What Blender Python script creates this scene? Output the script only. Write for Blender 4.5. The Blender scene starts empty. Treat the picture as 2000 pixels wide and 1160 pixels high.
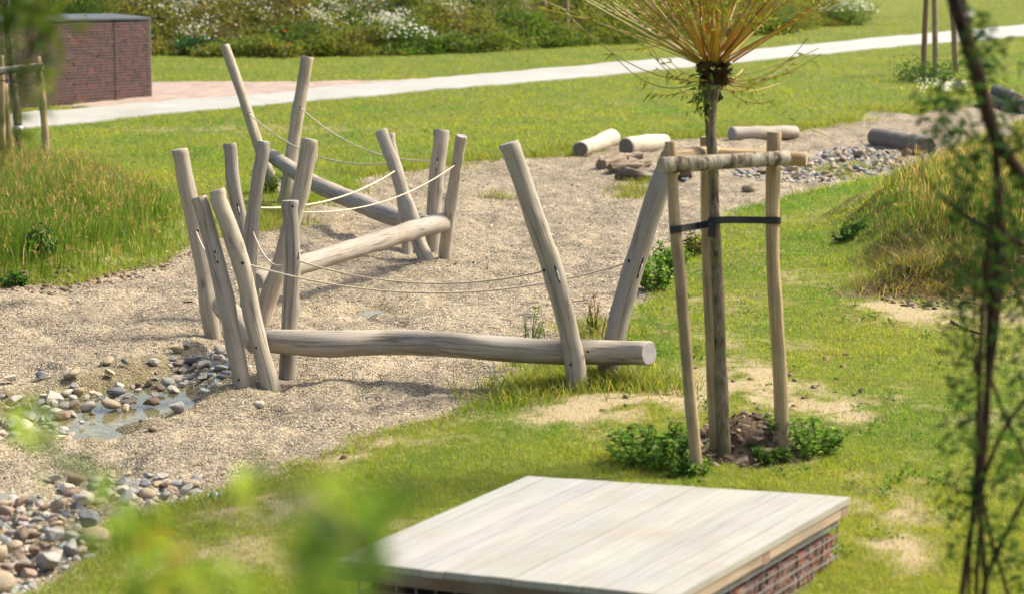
import bpy, math, random
import numpy as np
from mathutils import Vector
R = math.radians
rng = np.random.default_rng(7)
random.seed(7)
scene = bpy.context.scene
COL = scene.collection

# ------------------------------------------------------------------ camera, sky, sun, exposure
HC, FPX, PITCH = 3.1, 4000.0, R(8.67)
cam_d = bpy.data.cameras.new("camera"); cam = bpy.data.objects.new("camera", cam_d); COL.objects.link(cam)
cam.location = (0, 0, HC); cam.rotation_euler = (R(90) - PITCH, 0, 0)
cam_d.sensor_width = 36.0; cam_d.lens = 72.0; cam_d.clip_start = 0.05; cam_d.clip_end = 2000
cam_d.dof.use_dof = True; cam_d.dof.focus_distance = 18.5; cam_d.dof.aperture_fstop = 2.2
scene.camera = cam
SUN_EL, SUN_AZ = R(47), R(66)          # azimuth from +Y (view direction) towards +X
w = bpy.data.worlds.new("World"); scene.world = w; w.use_nodes = True
wn = w.node_tree.nodes; sky = wn.new("ShaderNodeTexSky"); sky.sky_type = 'NISHITA'; sky.sun_disc = False
sky.sun_elevation = SUN_EL; sky.sun_rotation = SUN_AZ; sky.dust_density = 5.0; sky.air_density = 1.0
wn["Background"].inputs[1].default_value = 0.135
w.node_tree.links.new(sky.outputs[0], wn["Background"].inputs[0])
sd = bpy.data.lights.new("sun", 'SUN'); sd.energy = 3.2; sd.angle = R(9.0); sd.color = (1.0, 0.93, 0.765)
sun = bpy.data.objects.new("sun", sd); COL.objects.link(sun)
sdir = Vector((math.sin(SUN_AZ) * math.cos(SUN_EL), math.cos(SUN_AZ) * math.cos(SUN_EL), math.sin(SUN_EL)))
sun.rotation_euler = sdir.to_track_quat('Z', 'Y').to_euler(); sun.location = (20, 20, 30)
scene.view_settings.view_transform = 'Standard'; scene.view_settings.look = 'None'
scene.view_settings.exposure = 0.95; scene.view_settings.gamma = 1.0

# ------------------------------------------------------------------ picture <-> place (measuring tools)
ct, st = math.cos(PITCH), math.sin(PITCH)
def raydir(px, py):
    u = (np.asarray(px, float) - 1000) / FPX; v = (580 - np.asarray(py, float)) / FPX
    return u, ct + v * st, -st + v * ct
def P(px, py, Y):                       # point on the sight line at distance Y
    dx, dy, dz = raydir(px, py); t = Y / dy
    return Vector((float(dx * t), float(Y), float(HC + dz * t)))
def flat(px, py):                       # where the sight line meets z = 0 (arrays)
    dx, dy, dz = raydir(px, py); t = -HC / dz
    return dx * t, dy * t

# ------------------------------------------------------------------ noise
def _hash(ix, iy, s):
    h = (ix.astype(np.int64) * 374761393 + iy.astype(np.int64) * 668265263 + s * 974634213) & 0x7fffffff
    h = ((h ^ (h >> 13)) * 1274126177) & 0x7fffffff
    return ((h ^ (h >> 16)) & 0xffff) / 65535.0
def vnoise(x, y, s=0):
    x = np.asarray(x, float); y = np.asarray(y, float)
    ix = np.floor(x); iy = np.floor(y); fx = x - ix; fy = y - iy
    fx = fx * fx * (3 - 2 * fx); fy = fy * fy * (3 - 2 * fy)
    a = _hash(ix, iy, s); b = _hash(ix + 1, iy, s); c = _hash(ix, iy + 1, s); d = _hash(ix + 1, iy + 1, s)
    return (a * (1 - fx) + b * fx) * (1 - fy) + (c * (1 - fx) + d * fx) * fy
def fbm(x, y, s=0, o=4):
    r = 0; a = .5
    for i in range(o):
        r = r + a * vnoise(x * 2 ** i, y * 2 ** i, s + i); a *= .5
    return r / (1 - .5 ** o)
def sstep(a, b, x):
    t = np.clip((x - a) / (b - a), 0, 1); return t * t * (3 - 2 * t)

# ------------------------------------------------------------------ terrain heights
FOOT = [(-700, 118), (-100, 112), (300, 113), (520, 116), (900, 110), (1100, 98), (1300, 84), (1500, 74), (1650, 52), (1760, 22), (1900, 2), (2300, -12), (3000, -18)]
def hbase(Y):
    t = np.maximum(0, np.asarray(Y, float) - 27)
    return .02 * t * t / (t + 6)
def at0(px, py):
    ys = np.linspace(3, 220, 6000); dx, dy, dz = raydir(px, py)
    f = HC + dz * ys / dy - hbase(ys)
    k = np.argmax(f < 0); Y = ys[k]
    return float(dx * Y / dy), float(Y)
_ft = np.array([at0(*p) for p in FOOT])
def yfoot(X): return np.interp(X, _ft[:, 0], _ft[:, 1]) + (vnoise(np.asarray(X) * .7, np.asarray(X) * 0, 13) - .5) * 1.6 + (vnoise(np.asarray(X) * 2.1, np.asarray(X) * 0, 14) - .5) * .7

GRAVEL_PX = [(-420, 575), (-200, 568), (0, 562), (90, 553), (130, 558), (200, 546), (245, 534), (330, 514), (372, 488), (430, 468), (500, 452),
             (545, 440), (600, 408), (680, 372), (704, 350), (734, 340), (830, 331), (900, 319), (1000, 313), (1110, 308), (1170, 290),
             (1300, 276), (1420, 270), (1500, 262), (1560, 258), (1640, 241), (1670, 243), (1690, 226), (1720, 216), (1740, 223), (1790, 231),
             (1830, 216), (1860, 206), (1960, 200), (2060, 196), (2060, 232), (1960, 246), (1905, 272), (1850, 300), (1790, 334), (1700, 347),
             (1640, 361), (1560, 379), (1500, 399), (1430, 414), (1375, 448), (1340, 488), (1300, 520), (1270, 570), (1245, 620), (1205, 660),
             (1150, 690), (1060, 715), (1015, 738), (985, 772), (900, 802), (780, 832), (700, 857), (640, 892), (560, 938), (460, 958),
             (400, 972), (310, 990), (250, 1012), (205, 1062), (150, 1120), (20, 1170), (-200, 1230), (-420, 1150)]
_g = [at0(*p) for p in GRAVEL_PX]
GP = np.array(_g)
def sdf(poly, X, Y):                    # signed distance, negative inside
    X = np.asarray(X, float); Y = np.asarray(Y, float); sh = X.shape; X = X.ravel(); Y = Y.ravel()
    d = np.full(X.shape, 1e18); ins = np.zeros(X.shape, bool); n = len(poly)
    for i in range(n):
        ax, ay = poly[i]; bx, by = poly[(i + 1) % n]
        ex, ey = bx - ax, by - ay
        t = np.clip(((X - ax) * ex + (Y - ay) * ey) / (ex * ex + ey * ey), 0, 1)
        d = np.minimum(d, (X - ax - t * ex) ** 2 + (Y - ay - t * ey) ** 2)
        c = (ay > Y) != (by > Y)
        with np.errstate(divide='ignore', invalid='ignore'):
            ins ^= c & (X < (bx - ax) * (Y - ay) / (by - ay if by != ay else 1e-9) + ax)
    return (np.sqrt(d) * np.where(ins, -1, 1)).reshape(sh)
def gsd(X, Y):
    return sdf(GP, X, Y) + (fbm(X * 1.6, Y * 1.0, 31) - .5) * .32 + (vnoise(X * 9, Y * 6, 5) - .5) * .1
POND_PX = [(40, 764), (140, 742), (225, 728), (300, 712), (345, 698), (370, 704), (384, 722), (388, 742), (376, 764), (350, 786), (300, 797), (236, 808), (205, 842), (150, 842), (110, 815), (20, 806), (-50, 795), (-50, 772)]
PP = np.array([at0(*p) for p in POND_PX])
LITTLE = at0(742, 594); NEARP = at0(188, 832)
def und(X, Y):                          # trampled gravel undulation
    return (fbm(X * 1.5, Y * 1.1, 11, 3) - .5) * .13 + (fbm(X * 4.2, Y * 3.6, 17, 3) - .5) * .085 - .035 * sstep(.60, .8, vnoise(X * 2.7, Y * 2.3, 19))
MOUND = at0(1850, 560); SOIL = at0(1470, 898)
def h(X, Y, grav=None):
    X = np.asarray(X, float); Y = np.asarray(Y, float)
    if grav is None: grav = gsd(X, Y)
    z = hbase(Y)
    t = np.maximum(0, Y - yfoot(X)); steep = np.interp(X, [-10, 8, 14, 30], [.42, .36, .2, .12])
    z = z + np.minimum(steep * t * t / (t + 2.0), 9)
    z = z + (fbm(X * .35, Y * .25, 3, 2) - .5) * .06 * sstep(10, 30, Y)
    amp = np.where((X < -2.2) & (Y > 17) & (Y < 27), .24, .07)
    z = z + amp * sstep(0, .9, grav) + (fbm(X * 3, Y * 3, 23, 2) - .5) * .05 * sstep(0, .3, grav)
    m = np.sqrt(((X - MOUND[0] - 1.05) / 1.9) ** 2 + ((Y - MOUND[1] - 3.2) / 5.2) ** 2) + (fbm(X * 1.2, Y * 1.2, 41) - .5) * .35
    z = z + .62 * (1 - sstep(.35, 1.0, m))
    fr = np.sqrt(((X - MOUND[0] - .3) / 1.5) ** 2 + ((Y - MOUND[1] + .55) / .55) ** 2) + (fbm(X * 3.4, Y * 3.4, 47) - .5) * 1.0
    bk = 1 - sstep(.45, .98, fr); z = z + .25 * bk + (fbm(X * 9, Y * 9, 49, 3) - .5) * .16 * bk
    s = np.sqrt(((X - SOIL[0]) / .42) ** 2 + ((Y - SOIL[1]) / .55) ** 2) + (fbm(X * 6, Y * 6, 53) - .5) * .7
    z = z + .20 * (1 - sstep(.1, 1.0, s))
    gin = 1 - sstep(-.25, .05, grav)
    z = z + und(X, Y) * gin
    if np.any(gin > 0): z = z - .16 * (1 - sstep(-.22, .24, sdf(PP, X, Y))) * gin
    z = z - .13 * np.exp(-(((X - NEARP[0]) / 1.35) ** 2 + ((Y - NEARP[1]) / 1.1) ** 2) / .05)
    z = z - .10 * np.exp(-((X - LITTLE[0]) ** 2 + ((Y - LITTLE[1]) / 1.2) ** 2) / .06)
    return z
def hz(x, y): return float(h(np.array([x]), np.array([y]))[0])
def at(px, py, dz_=0.0):                # where the sight line meets the real ground
    dx, dy, dz = raydir(px, py); lo, hi = 5.0, 170.0; ys = np.geomspace(lo, hi, 260)
    for _ in range(2):
        f = HC + dz * ys / dy - h(dx * ys / dy, ys) - dz_
        k = max(1, int(np.argmax(f < 0))); ys = np.linspace(ys[k - 1], ys[k], 24)
    Y = float(ys[np.argmax(HC + dz * ys / dy - h(dx * ys / dy, ys) - dz_ < 0)]); x = float(dx * Y / dy)
    return Vector((x, Y, hz(x, Y)))

def hill_at(px, py):                    # the same for many points, beyond the gravel
    px = np.asarray(px, float); py = np.asarray(py, float); dx, dy, dz = raydir(px, py); ys = np.geomspace(40, 170, 420)[None, :]
    X = (dx / dy)[:, None] * ys; f = HC + (dz / dy)[:, None] * ys - h(X, ys + X * 0, X * 0 + 5.0)
    Y = ys[0][np.argmax(f < 0, axis=1)]; x = dx / dy * Y
    return np.c_[x, Y, h(x, Y, x * 0 + 5.0)]

def ell(px, py, rx, ry, s):
    x, y = at0(px, py); x2, _ = at0(px + rx, py); _, y1 = at0(px, py + ry); _, y2 = at0(px, py - ry)
    return x, y, abs(x2 - x), abs(y2 - y1) / 2, s
BARE = [ell(*e) for e in [(1180, 800, 150, 34, 1.2), (1440, 760, 110, 36, 1.1), (1330, 790, 90, 26, .9), (1600, 700, 60, 16, .6), (1780, 622, 130, 22, 1.1), (1950, 640, 80, 16, .9),
                          (1560, 800, 70, 20, .6), (1650, 830, 70, 22, .55), (430, 1010, 110, 30, .9), (380, 1120, 140, 40, .6), (560, 1010, 90, 30, .7), (770, 980, 60, 16, .4), (780, 1050, 50, 12, .5),
                          (1760, 1110, 70, 50, 1.1), (1710, 1000, 80, 40, .5), (1800, 900, 60, 25, .35), (900, 870, 160, 16, .4), (700, 880, 80, 20, .5), (1080, 830, 120, 18, .5),
                          (620, 262, 170, 10, .45), (350, 262, 120, 8, .35), (1180, 210, 160, 8, .2), (1870, 500, 60, 18, .9), (1800, 545, 110, 20, .8), (1800, 575, 120, 14, .9)]]
def bare(X, Y):
    b = 0
    for x, y, rx, ry, s in BARE:
        b = b + s * np.exp(-(((X - x) / rx) ** 2 + ((Y - y) / ry) ** 2) * .9)
    n = fbm(X * 1.7, Y * 1.2, 61)
    f = fbm(X * 6, Y * 3.5, 67, 3); near = 1 - .75 * sstep(18, 34, Y)
    b = b * .62 + (n - .5) * 1.1 * near + .06 * near; b = np.clip(b, 0, .9) * np.clip(.3 + (f - .30) * 4.2, .06, 1.5)
    s = np.sqrt(((X - SOIL[0]) / .5) ** 2 + ((Y - SOIL[1]) / .6) ** 2)
    return np.clip(np.maximum(b, 1.2 * (1 - sstep(.5, 1.1, s))), 0, 1)

# ------------------------------------------------------------------ mesh tools
class MB:
    def __init__(s): s.v = []; s.f = {3: [], 4: []}; s.fm = {3: [], 4: []}; s.fs = {3: [], 4: []}; s.c = []; s.uv = []; s.n = 0; s.ng = []
    def add(s, v, f, col=(1, 1, 1), mat=0, smooth=False, uv=None):
        v = np.asarray(v, float).reshape(-1, 3); f = np.asarray(f, np.int64)
        if len(f) == 0: return
        k = f.shape[1]
        s.v.append(v); s.f[k].append(f + s.n); s.fm[k].append(np.full(len(f), mat)); s.fs[k].append(np.full(len(f), smooth))
        col = np.asarray(col, float)
        s.c.append(np.broadcast_to(col if col.ndim == 2 else col[None, :], (len(v), 3)))
        s.uv.append(np.zeros((len(v), 2)) if uv is None else np.asarray(uv, float))
        s.n += len(v); s.lastn = len(v)
    def more(s, f, mat=0, smooth=False):     # more faces on the vertices just added
        f = np.asarray(f, np.int64); k = f.shape[1]
        s.f[k].append(f + s.n - s.lastn); s.fm[k].append(np.full(len(f), mat)); s.fs[k].append(np.full(len(f), smooth))
    def mesh(s, name):
        me = bpy.data.meshes.new(name)
        V = np.concatenate(s.v).astype(np.float32); me.vertices.add(len(V)); me.vertices.foreach_set("co", V.ravel())
        L = []; tot = []; M = []; S = []
        for k in (3, 4):
            if s.f[k]:
                f = np.concatenate(s.f[k]); L.append(f.ravel()); tot.append(np.full(len(f), k)); M.append(np.concatenate(s.fm[k])); S.append(np.concatenate(s.fs[k]))
        L = np.concatenate(L).astype(np.int32); tot = np.concatenate(tot).astype(np.int32)
        me.loops.add(len(L)); me.loops.foreach_set("vertex_index", L)
        me.polygons.add(len(tot)); me.polygons.foreach_set("loop_start", np.concatenate([[0], np.cumsum(tot)[:-1]]).astype(np.int32))
        me.polygons.foreach_set("material_index", np.concatenate(M).astype(np.int32)); me.polygons.foreach_set("use_smooth", np.concatenate(S).astype(bool))
        a = me.color_attributes.new("Col", 'FLOAT_COLOR', 'POINT'); C = np.ones((len(V), 4), np.float32); C[:, :3] = np.concatenate(s.c); a.data.foreach_set("color", C.ravel())
        u = me.uv_layers.new(name="UVMap"); UV = np.concatenate(s.uv).astype(np.float32)[L]; u.data.foreach_set("uv", UV.ravel())
        me.update(calc_edges=True)
        return me
    def build(s, name, mats, parent=None, loc=None):
        me = s.mesh(name)
        for m in (mats if isinstance(mats, (list, tuple)) else [mats]): me.materials.append(m)
        o = bpy.data.objects.new(name, me); COL.objects.link(o)
        if parent is not None: o.parent = parent; o.matrix_parent_inverse = PARINV[parent.name] if parent.name in PARINV else o.matrix_parent_inverse
        return o
PARINV = {}
from mathutils import Matrix
def tag(o, label=None, cat=None, group=None, kind=None):
    if label: o["label"] = label
    if cat: o["category"] = cat
    if group: o["group"] = group
    if kind: o["kind"] = kind
    return o
def empty(name, loc, label, cat, group=None):
    o = bpy.data.objects.new(name, None); COL.objects.link(o); o.location = loc; o.empty_display_size = .2
    PARINV[o.name] = Matrix.Translation(Vector(loc)).inverted()
    return tag(o, label, cat, group)

def catmull(pts, n):
    p = np.asarray(pts, float)
    if len(p) == 2: return p[0] + (p[1] - p[0]) * np.linspace(0, 1, n)[:, None]
    p = np.vstack([2 * p[0] - p[1], p, 2 * p[-1] - p[-2]]); out = []
    seg = len(p) - 3; ts = np.linspace(0, seg - 1e-6, n)
    for t in ts:
        i = int(t); u = t - i; a, b, c, d = p[i:i + 4]
        out.append(.5 * (2 * b + (c - a) * u + (2 * a - 5 * b + 4 * c - d) * u * u + (3 * b - a - 3 * c + d) * u ** 3))
    return np.array(out)
def tube(mb, pts, rad, seg=12, n=None, caps=True, rough=0.0, mat=0, capmat=1, col=(1, 1, 1), bevel=.08, uvoff=None, seed=0, flatten=None, freq=1.0, knots=0):
    pts = np.asarray(pts, float); rad = np.asarray(rad, float) if np.ndim(rad) else np.full(len(pts), rad)
    if n is None: n = max(2, len(pts))
    if n != len(pts):
        rad = catmull(np.c_[rad, rad * 0, rad * 0], n)[:, 0]; pts = catmull(pts, n)
    if caps and bevel > 0:
        d0 = pts[1] - pts[0]; d1 = pts[-1] - pts[-2]; l0 = np.linalg.norm(d0); l1 = np.linalg.norm(d1)
        e0 = min(.5, rad[0] * bevel * 1.2 / l0); e1 = min(.5, rad[-1] * bevel * 1.2 / l1)
        pts = np.vstack([pts[0], pts[0] + d0 * e0, pts[1:-1], pts[-1] - d1 * e1, pts[-1]])
        rad = np.concatenate([[rad[0] * (1 - bevel)], [rad[0]], rad[1:-1], [rad[-1]], [rad[-1] * (1 - bevel)]]); n = len(pts)
    T = np.gradient(pts, axis=0); T /= np.linalg.norm(T, axis=1)[:, None] + 1e-12
    up = np.array([0, 0, 1.]) if abs(T[0][2]) < .8 else np.array([0, 1., 0])
    A = np.zeros_like(T); a = np.cross(up, T[0]); a /= np.linalg.norm(a)
    for i in range(n):
        a = a - T[i] * a.dot(T[i]); a /= np.linalg.norm(a); A[i] = a
    B = np.cross(T, A)
    ang = np.linspace(0, 2 * np.pi, seg + 1)
    ln = np.concatenate([[0], np.cumsum(np.linalg.norm(np.diff(pts, axis=0), axis=1))])
    rr = rad[:, None] * np.ones(seg + 1)[None, :]
    if rough:
        jj = np.arange(seg + 1) % seg
        nx = vnoise(ln[:, None] * (4 if freq < 2 else 3) * min(freq, 1.5) + seed * 17.3, (np.cos(ang[jj]) * 1.2 * freq + 15)[None, :] + 0 * ln[:, None], seed) + vnoise(ln[:, None] * (4 if freq < 2 else 3) * min(freq, 1.5) - seed * 3.1, (np.sin(ang[jj]) * 1.2 * freq + 19)[None, :] + 0 * ln[:, None], seed + 1)
        rr = rr * (1 + rough * (nx - 1))
    for _k in range(knots):
        kl = random.uniform(.1, .95) * ln[-1]; ka = random.uniform(0, 6.28); da = np.abs((ang - ka + np.pi) % (2 * np.pi) - np.pi)
        rr = rr * (1 + random.uniform(.10, .22) * np.exp(-((ln[:, None] - kl) / .06) ** 2 - (da[None, :] / .55) ** 2))
    ca, sa = np.cos(ang), np.sin(ang)
    if flatten: sa = sa * flatten
    V = pts[:, None, :] + rr[..., None] * (A[:, None, :] * ca[None, :, None] + B[:, None, :] * sa[None, :, None])
    uo = (random.random() * 50, random.random() * 50) if uvoff is None else uvoff
    UV = np.stack([np.broadcast_to((ang / (2 * np.pi) * round(max(1, rad.mean() * 2 * np.pi / .05)) * .05 + uo[0])[None, :], (n, seg + 1)), np.broadcast_to((ln + uo[1])[:, None], (n, seg + 1))], -1)
    i = np.arange(n - 1)[:, None] * (seg + 1); j = np.arange(seg)[None, :]
    F = np.stack([i + j, i + j + 1, i + j + seg + 2, i + j + seg + 1], -1).reshape(-1, 4)
    mb.add(V.reshape(-1, 3), F, col=col if np.ndim(col) == 1 else np.repeat(col, seg + 1, axis=0), mat=mat, smooth=True, uv=UV.reshape(-1, 2))
    if caps:
        for e, sg in ((0, -1), (n - 1, 1)):
            ring = V[e][:seg]; c = pts[e]
            cv = np.vstack([ring, c[None, :]]); jj = np.arange(seg)
            ff = np.stack([jj, (jj + 1) % seg, np.full(seg, seg)], -1)
            if sg < 0: ff = ff[:, ::-1]
            uvc = np.vstack([np.c_[ca[:seg], sa[:seg]] * rad[e], [[0, 0]]])
            mb.add(cv, ff, col=col if np.ndim(col) == 1 else col[e], mat=capmat, uv=uvc)
BOXF = np.array([[0, 3, 2, 1], [4, 5, 6, 7], [0, 1, 5, 4], [1, 2, 6, 5], [2, 3, 7, 6], [3, 0, 4, 7]])
def box(mb, o, ax, ay, az, col=(1, 1, 1), mat=0, bev=0):
    o, ax, ay, az = [np.asarray(q, float) for q in (o, ax, ay, az)]
    v = np.array([o, o + ax, o + ax + ay, o + ay, o + az, o + ax + az, o + ax + ay + az, o + ay + az])
    if np.cross(ax, ay).dot(az) < 0: v = v[[3, 2, 1, 0, 7, 6, 5, 4]]
    la, lb, lc = [np.linalg.norm(q) for q in (ax, ay, az)]
    f = BOXF
    vv = v[f].reshape(-1, 3)
    uv = []
    for face in f:
        p = v[face]; e1 = np.linalg.norm(p[1] - p[0]); e2 = np.linalg.norm(p[3] - p[0]); q = random.random() * 9
        uv += ([(q, q), (q, q + e1), (q + e2, q + e1), (q + e2, q)] if e1 > e2 else [(q, q), (q + e1, q), (q + e1, q + e2), (q, q + e2)])
    mb.add(vv, np.arange(24).reshape(6, 4), col=col, mat=mat, uv=uv)

def blades(mb, X, Y, Z, hh, ww, lean, col, bend=False, mat=0, shade=None):
    n = len(X); a = rng.uniform(0, 2 * np.pi, n); b = rng.uniform(0, 2 * np.pi, n)
    dx, dy = np.cos(a) * ww / 2, np.sin(a) * ww / 2; lx, ly = np.cos(b) * lean * hh, np.sin(b) * lean * hh
    P0 = np.stack([X - dx, Y - dy, Z - .01], -1); P1 = np.stack([X + dx, Y + dy, Z - .01], -1)
    if not bend:
        P2 = np.stack([X + lx, Y + ly, Z + hh], -1)
        mb.add(np.stack([P0, P1, P2], 1).reshape(-1, 3), np.arange(3 * n).reshape(-1, 3), col=np.repeat(col, 3, axis=0), mat=mat)
        return P2
    M0 = np.stack([X - dx * .8 + lx * .35, Y - dy * .8 + ly * .35, Z + hh * .6], -1); M1 = np.stack([X + dx * .8 + lx * .35, Y + dy * .8 + ly * .35, Z + hh * .6], -1)
    P2 = np.stack([X + lx, Y + ly, Z + hh], -1)
    k = np.arange(n)[:, None] * 5
    mb.add(np.stack([P0, P1, M1, M0, P2], 1).reshape(-1, 3), k + np.array([[0, 1, 2, 3]]), col=np.repeat(col, 5, axis=0), mat=mat)
    mb.more(k + np.array([[3, 2, 4]]), mat=mat)
    return P2
def leaves(mb, C, D, L, W, col, droop=.3, mat=0):      # pointed leaves: base C, direction D, length L, width W
    C = np.asarray(C, float); n = len(C); D = np.asarray(D, float); D = D / (np.linalg.norm(D, axis=1)[:, None] + 1e-9)
    L = np.broadcast_to(L, (n,))[:, None]; W = np.broadcast_to(W, (n,))[:, None]
    r = rng.normal(size=(n, 3)) * .5 + np.array([0, 0, 1.]); S = np.cross(D, r); S /= np.linalg.norm(S, axis=1)[:, None] + 1e-9
    N = np.cross(S, D); N[N[:, 2] < 0] *= -1
    M = C + D * L * .45 + N * L * .06; T = C + D * L - np.array([0, 0, 1.]) * L * droop
    V = np.stack([C, M + S * W / 2 + N * W * .12, T, M - S * W / 2 + N * W * .12], 1)
    k = np.arange(n)[:, None] * 4
    mb.add(V.reshape(-1, 3), k + np.array([[0, 1, 2]]), col=np.repeat(col, 4, axis=0), mat=mat); mb.more(k + np.array([[0, 2, 3]]), mat=mat)
def pick(cols, n, jit=.15):
    cols = np.array(cols); c = cols[rng.integers(0, len(cols), n)]
    return np.clip(c * (1 + rng.normal(size=(n, 1)) * jit) * (1 + rng.normal(size=(n, 3)) * jit * .35), .003, .95)

# ------------------------------------------------------------------ materials
def nodes(name):
    m = bpy.data.materials.new(name); m.use_nodes = True; nt = m.node_tree; b = nt.nodes["Principled BSDF"]
    return m, nt, b
def N(nt, t, **k):
    n = nt.nodes.new(t)
    for a, v in k.items():
        if a.startswith("i_"): n.inputs[a[2:].replace("_", " ")].default_value = v
        else: setattr(n, a, v)
    return n
def ramp(nt, fac, stops):
    r = nt.nodes.new("ShaderNodeValToRGB"); e = r.color_ramp.elements
    while len(e) < len(stops): e.new(.5)
    for x, (p, c) in zip(e, stops): x.position = p; x.color = (*c, 1) if len(c) == 3 else c
    nt.links.new(fac, r.inputs[0]); return r.outputs[0]
def mixc(nt, fac, a, b, mode='MIX'):
    m = nt.nodes.new("ShaderNodeMix"); m.data_type = 'RGBA'; m.blend_type = mode
    for s, v in ((0, fac), (6, a), (7, b)):
        if hasattr(v, "links"): nt.links.new(v, m.inputs[s])
        else: m.inputs[s].default_value = v if s == 0 else ((*v, 1) if len(v) == 3 else v)
    return m.outputs[2]
def mth(nt, op, a, b=0.0):
    m = nt.nodes.new("ShaderNodeMath"); m.operation = op
    for s, v in ((0, a), (1, b)):
        if hasattr(v, "links"): nt.links.new(v, m.inputs[s])
        else: m.inputs[s].default_value = v
    return m.outputs[0]
def mapped(nt, src, scale, loc=(0, 0, 0)):
    mp = nt.nodes.new("ShaderNodeMapping"); mp.inputs["Scale"].default_value = scale; mp.inputs["Location"].default_value = loc
    nt.links.new(src, mp.inputs[0]); return mp.outputs[0]
def noise(nt, vec, sc, det=4, rough=.55):
    n = nt.nodes.new("ShaderNodeTexNoise"); n.inputs["Scale"].default_value = sc; n.inputs["Detail"].default_value = det; n.inputs["Roughness"].default_value = rough
    if vec is not None: nt.links.new(vec, n.inputs[0])
    return n.outputs[0]
def bump(nt, b, hgt, strength=.3, dist=.01):
    n = nt.nodes.new("ShaderNodeBump"); n.inputs["Strength"].default_value = strength; n.inputs["Distance"].default_value = dist
    nt.links.new(hgt, n.inputs["Height"]); nt.links.new(n.outputs[0], b.inputs["Normal"])
def leafmat(name, trans=.45, rough=.5, tint=(1.0, 1.0, .55)):
    m, nt, b = nodes(name); a = N(nt, "ShaderNodeAttribute", attribute_name="Col")
    nt.links.new(a.outputs[0], b.inputs["Base Color"]); b.inputs["Roughness"].default_value = rough; b.inputs["Specular IOR Level"].default_value = .25
    tr = nt.nodes.new("ShaderNodeBsdfTranslucent"); c = mixc(nt, 1.0, a.outputs[0], (1.7 * tint[0], 1.7 * tint[1], 1.7 * tint[2]), 'MULTIPLY'); nt.links.new(c, tr.inputs[0])
    mx = nt.nodes.new("ShaderNodeMixShader"); mx.inputs[0].default_value = trans
    nt.links.new(b.outputs[0], mx.inputs[1]); nt.links.new(tr.outputs[0], mx.inputs[2]); nt.links.new(mx.outputs[0], nt.nodes["Material Output"].inputs[0])
    return m
def woodmat(name, light, dark, stain=(.12, .10, .08), crack=.5, blot=(.3, .3, .28), blotamt=.5, rough=.75):
    m, nt, b = nodes(name); uv = N(nt, "ShaderNodeUVMap").outputs[0]; ob = N(nt, "ShaderNodeTexCoord").outputs["Object"]
    g = noise(nt, mapped(nt, uv, (60, 2.2, 1)), 1.0, 6, .65); g2 = noise(nt, mapped(nt, uv, (14, 1.0, 1), (3, 7, 0)), 1.0, 3)
    c = ramp(nt, g, [(.30, dark), (.52, light), (.75, tuple(min(1, q * 1.18) for q in light))])
    c = mixc(nt, ramp(nt, noise(nt, ob, 2.3, 4), [(.42, (0, 0, 0)), (.68, (blotamt,) * 3)]), c, blot)
    c = mixc(nt, ramp(nt, g2, [(.58, (0, 0, 0)), (.74, (.55,) * 3)]), c, tuple(q * .62 for q in light))
    ck = noise(nt, mapped(nt, uv, (17, .5, 1), (11, 2, 0)), 1.0, 3, .5)
    line = ramp(nt, mth(nt, 'ABSOLUTE', mth(nt, 'SUBTRACT', ck, .5)), [(0.0, (1, 1, 1)), (.030, (0, 0, 0))])
    gate = ramp(nt, noise(nt, mapped(nt, uv, (9, .8, 1), (1, 5, 0)), 1.0, 2), [(.47, (0, 0, 0)), (.54, (1, 1, 1))])
    lm = mth(nt, 'MULTIPLY', mth(nt, 'MULTIPLY', line, gate), crack)
    c = mixc(nt, lm, c, stain)
    vo = N(nt, "ShaderNodeTexVoronoi"); vo.inputs["Scale"].default_value = 1.0; nt.links.new(mapped(nt, uv, (7, 2.6, 1), (4, 9, 0)), vo.inputs[0])
    kn = ramp(nt, vo.outputs["Distance"], [(.07, (.85,) * 3), (.17, (0, 0, 0))]); kg = ramp(nt, vo.outputs["Color"], [(.55, (0, 0, 0)), (.57, (1, 1, 1))])
    c = mixc(nt, mth(nt, 'MULTIPLY', kn, kg), c, tuple(q * .38 for q in light))
    st_ = ramp(nt, noise(nt, ob, 1.3, 5, .7), [(.50, (0, 0, 0)), (.66, (.6,) * 3)]); c = mixc(nt, st_, c, tuple(q * r for q, r in zip(light, (.60, .58, .52))))
    c = mixc(nt, 1.0, c, ramp(nt, N(nt, "ShaderNodeObjectInfo").outputs["Random"], [(0, (.76, .76, .78)), (.5, (.98, .95, .90)), (1, (1.16, 1.10, .98))]), 'MULTIPLY')
    nt.links.new(c, b.inputs["Base Color"]); b.inputs["Roughness"].default_value = rough; b.inputs["Specular IOR Level"].default_value = .3
    bump(nt, b, mth(nt, 'SUBTRACT', g, mth(nt, 'MULTIPLY', lm, 1.5)), .45, .006)
    return m
def endmat(name, light, dark):
    m, nt, b = nodes(name); uv = N(nt, "ShaderNodeUVMap").outputs[0]
    ln = N(nt, "ShaderNodeVectorMath", operation='LENGTH'); nt.links.new(uv, ln.inputs[0])
    n1 = noise(nt, mapped(nt, uv, (12, 12, 1)), 1.0, 3); s = mth(nt, 'SINE', mth(nt, 'ADD', mth(nt, 'MULTIPLY', ln.outputs["Value"], 700), mth(nt, 'MULTIPLY', n1, 9)))
    c = ramp(nt, mth(nt, 'ADD', mth(nt, 'MULTIPLY', s, .25), n1), [(.3, dark), (.7, light)])
    nt.links.new(c, b.inputs["Base Color"]); b.inputs["Roughness"].default_value = .85; bump(nt, b, s, .15, .003)
    return m
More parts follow.
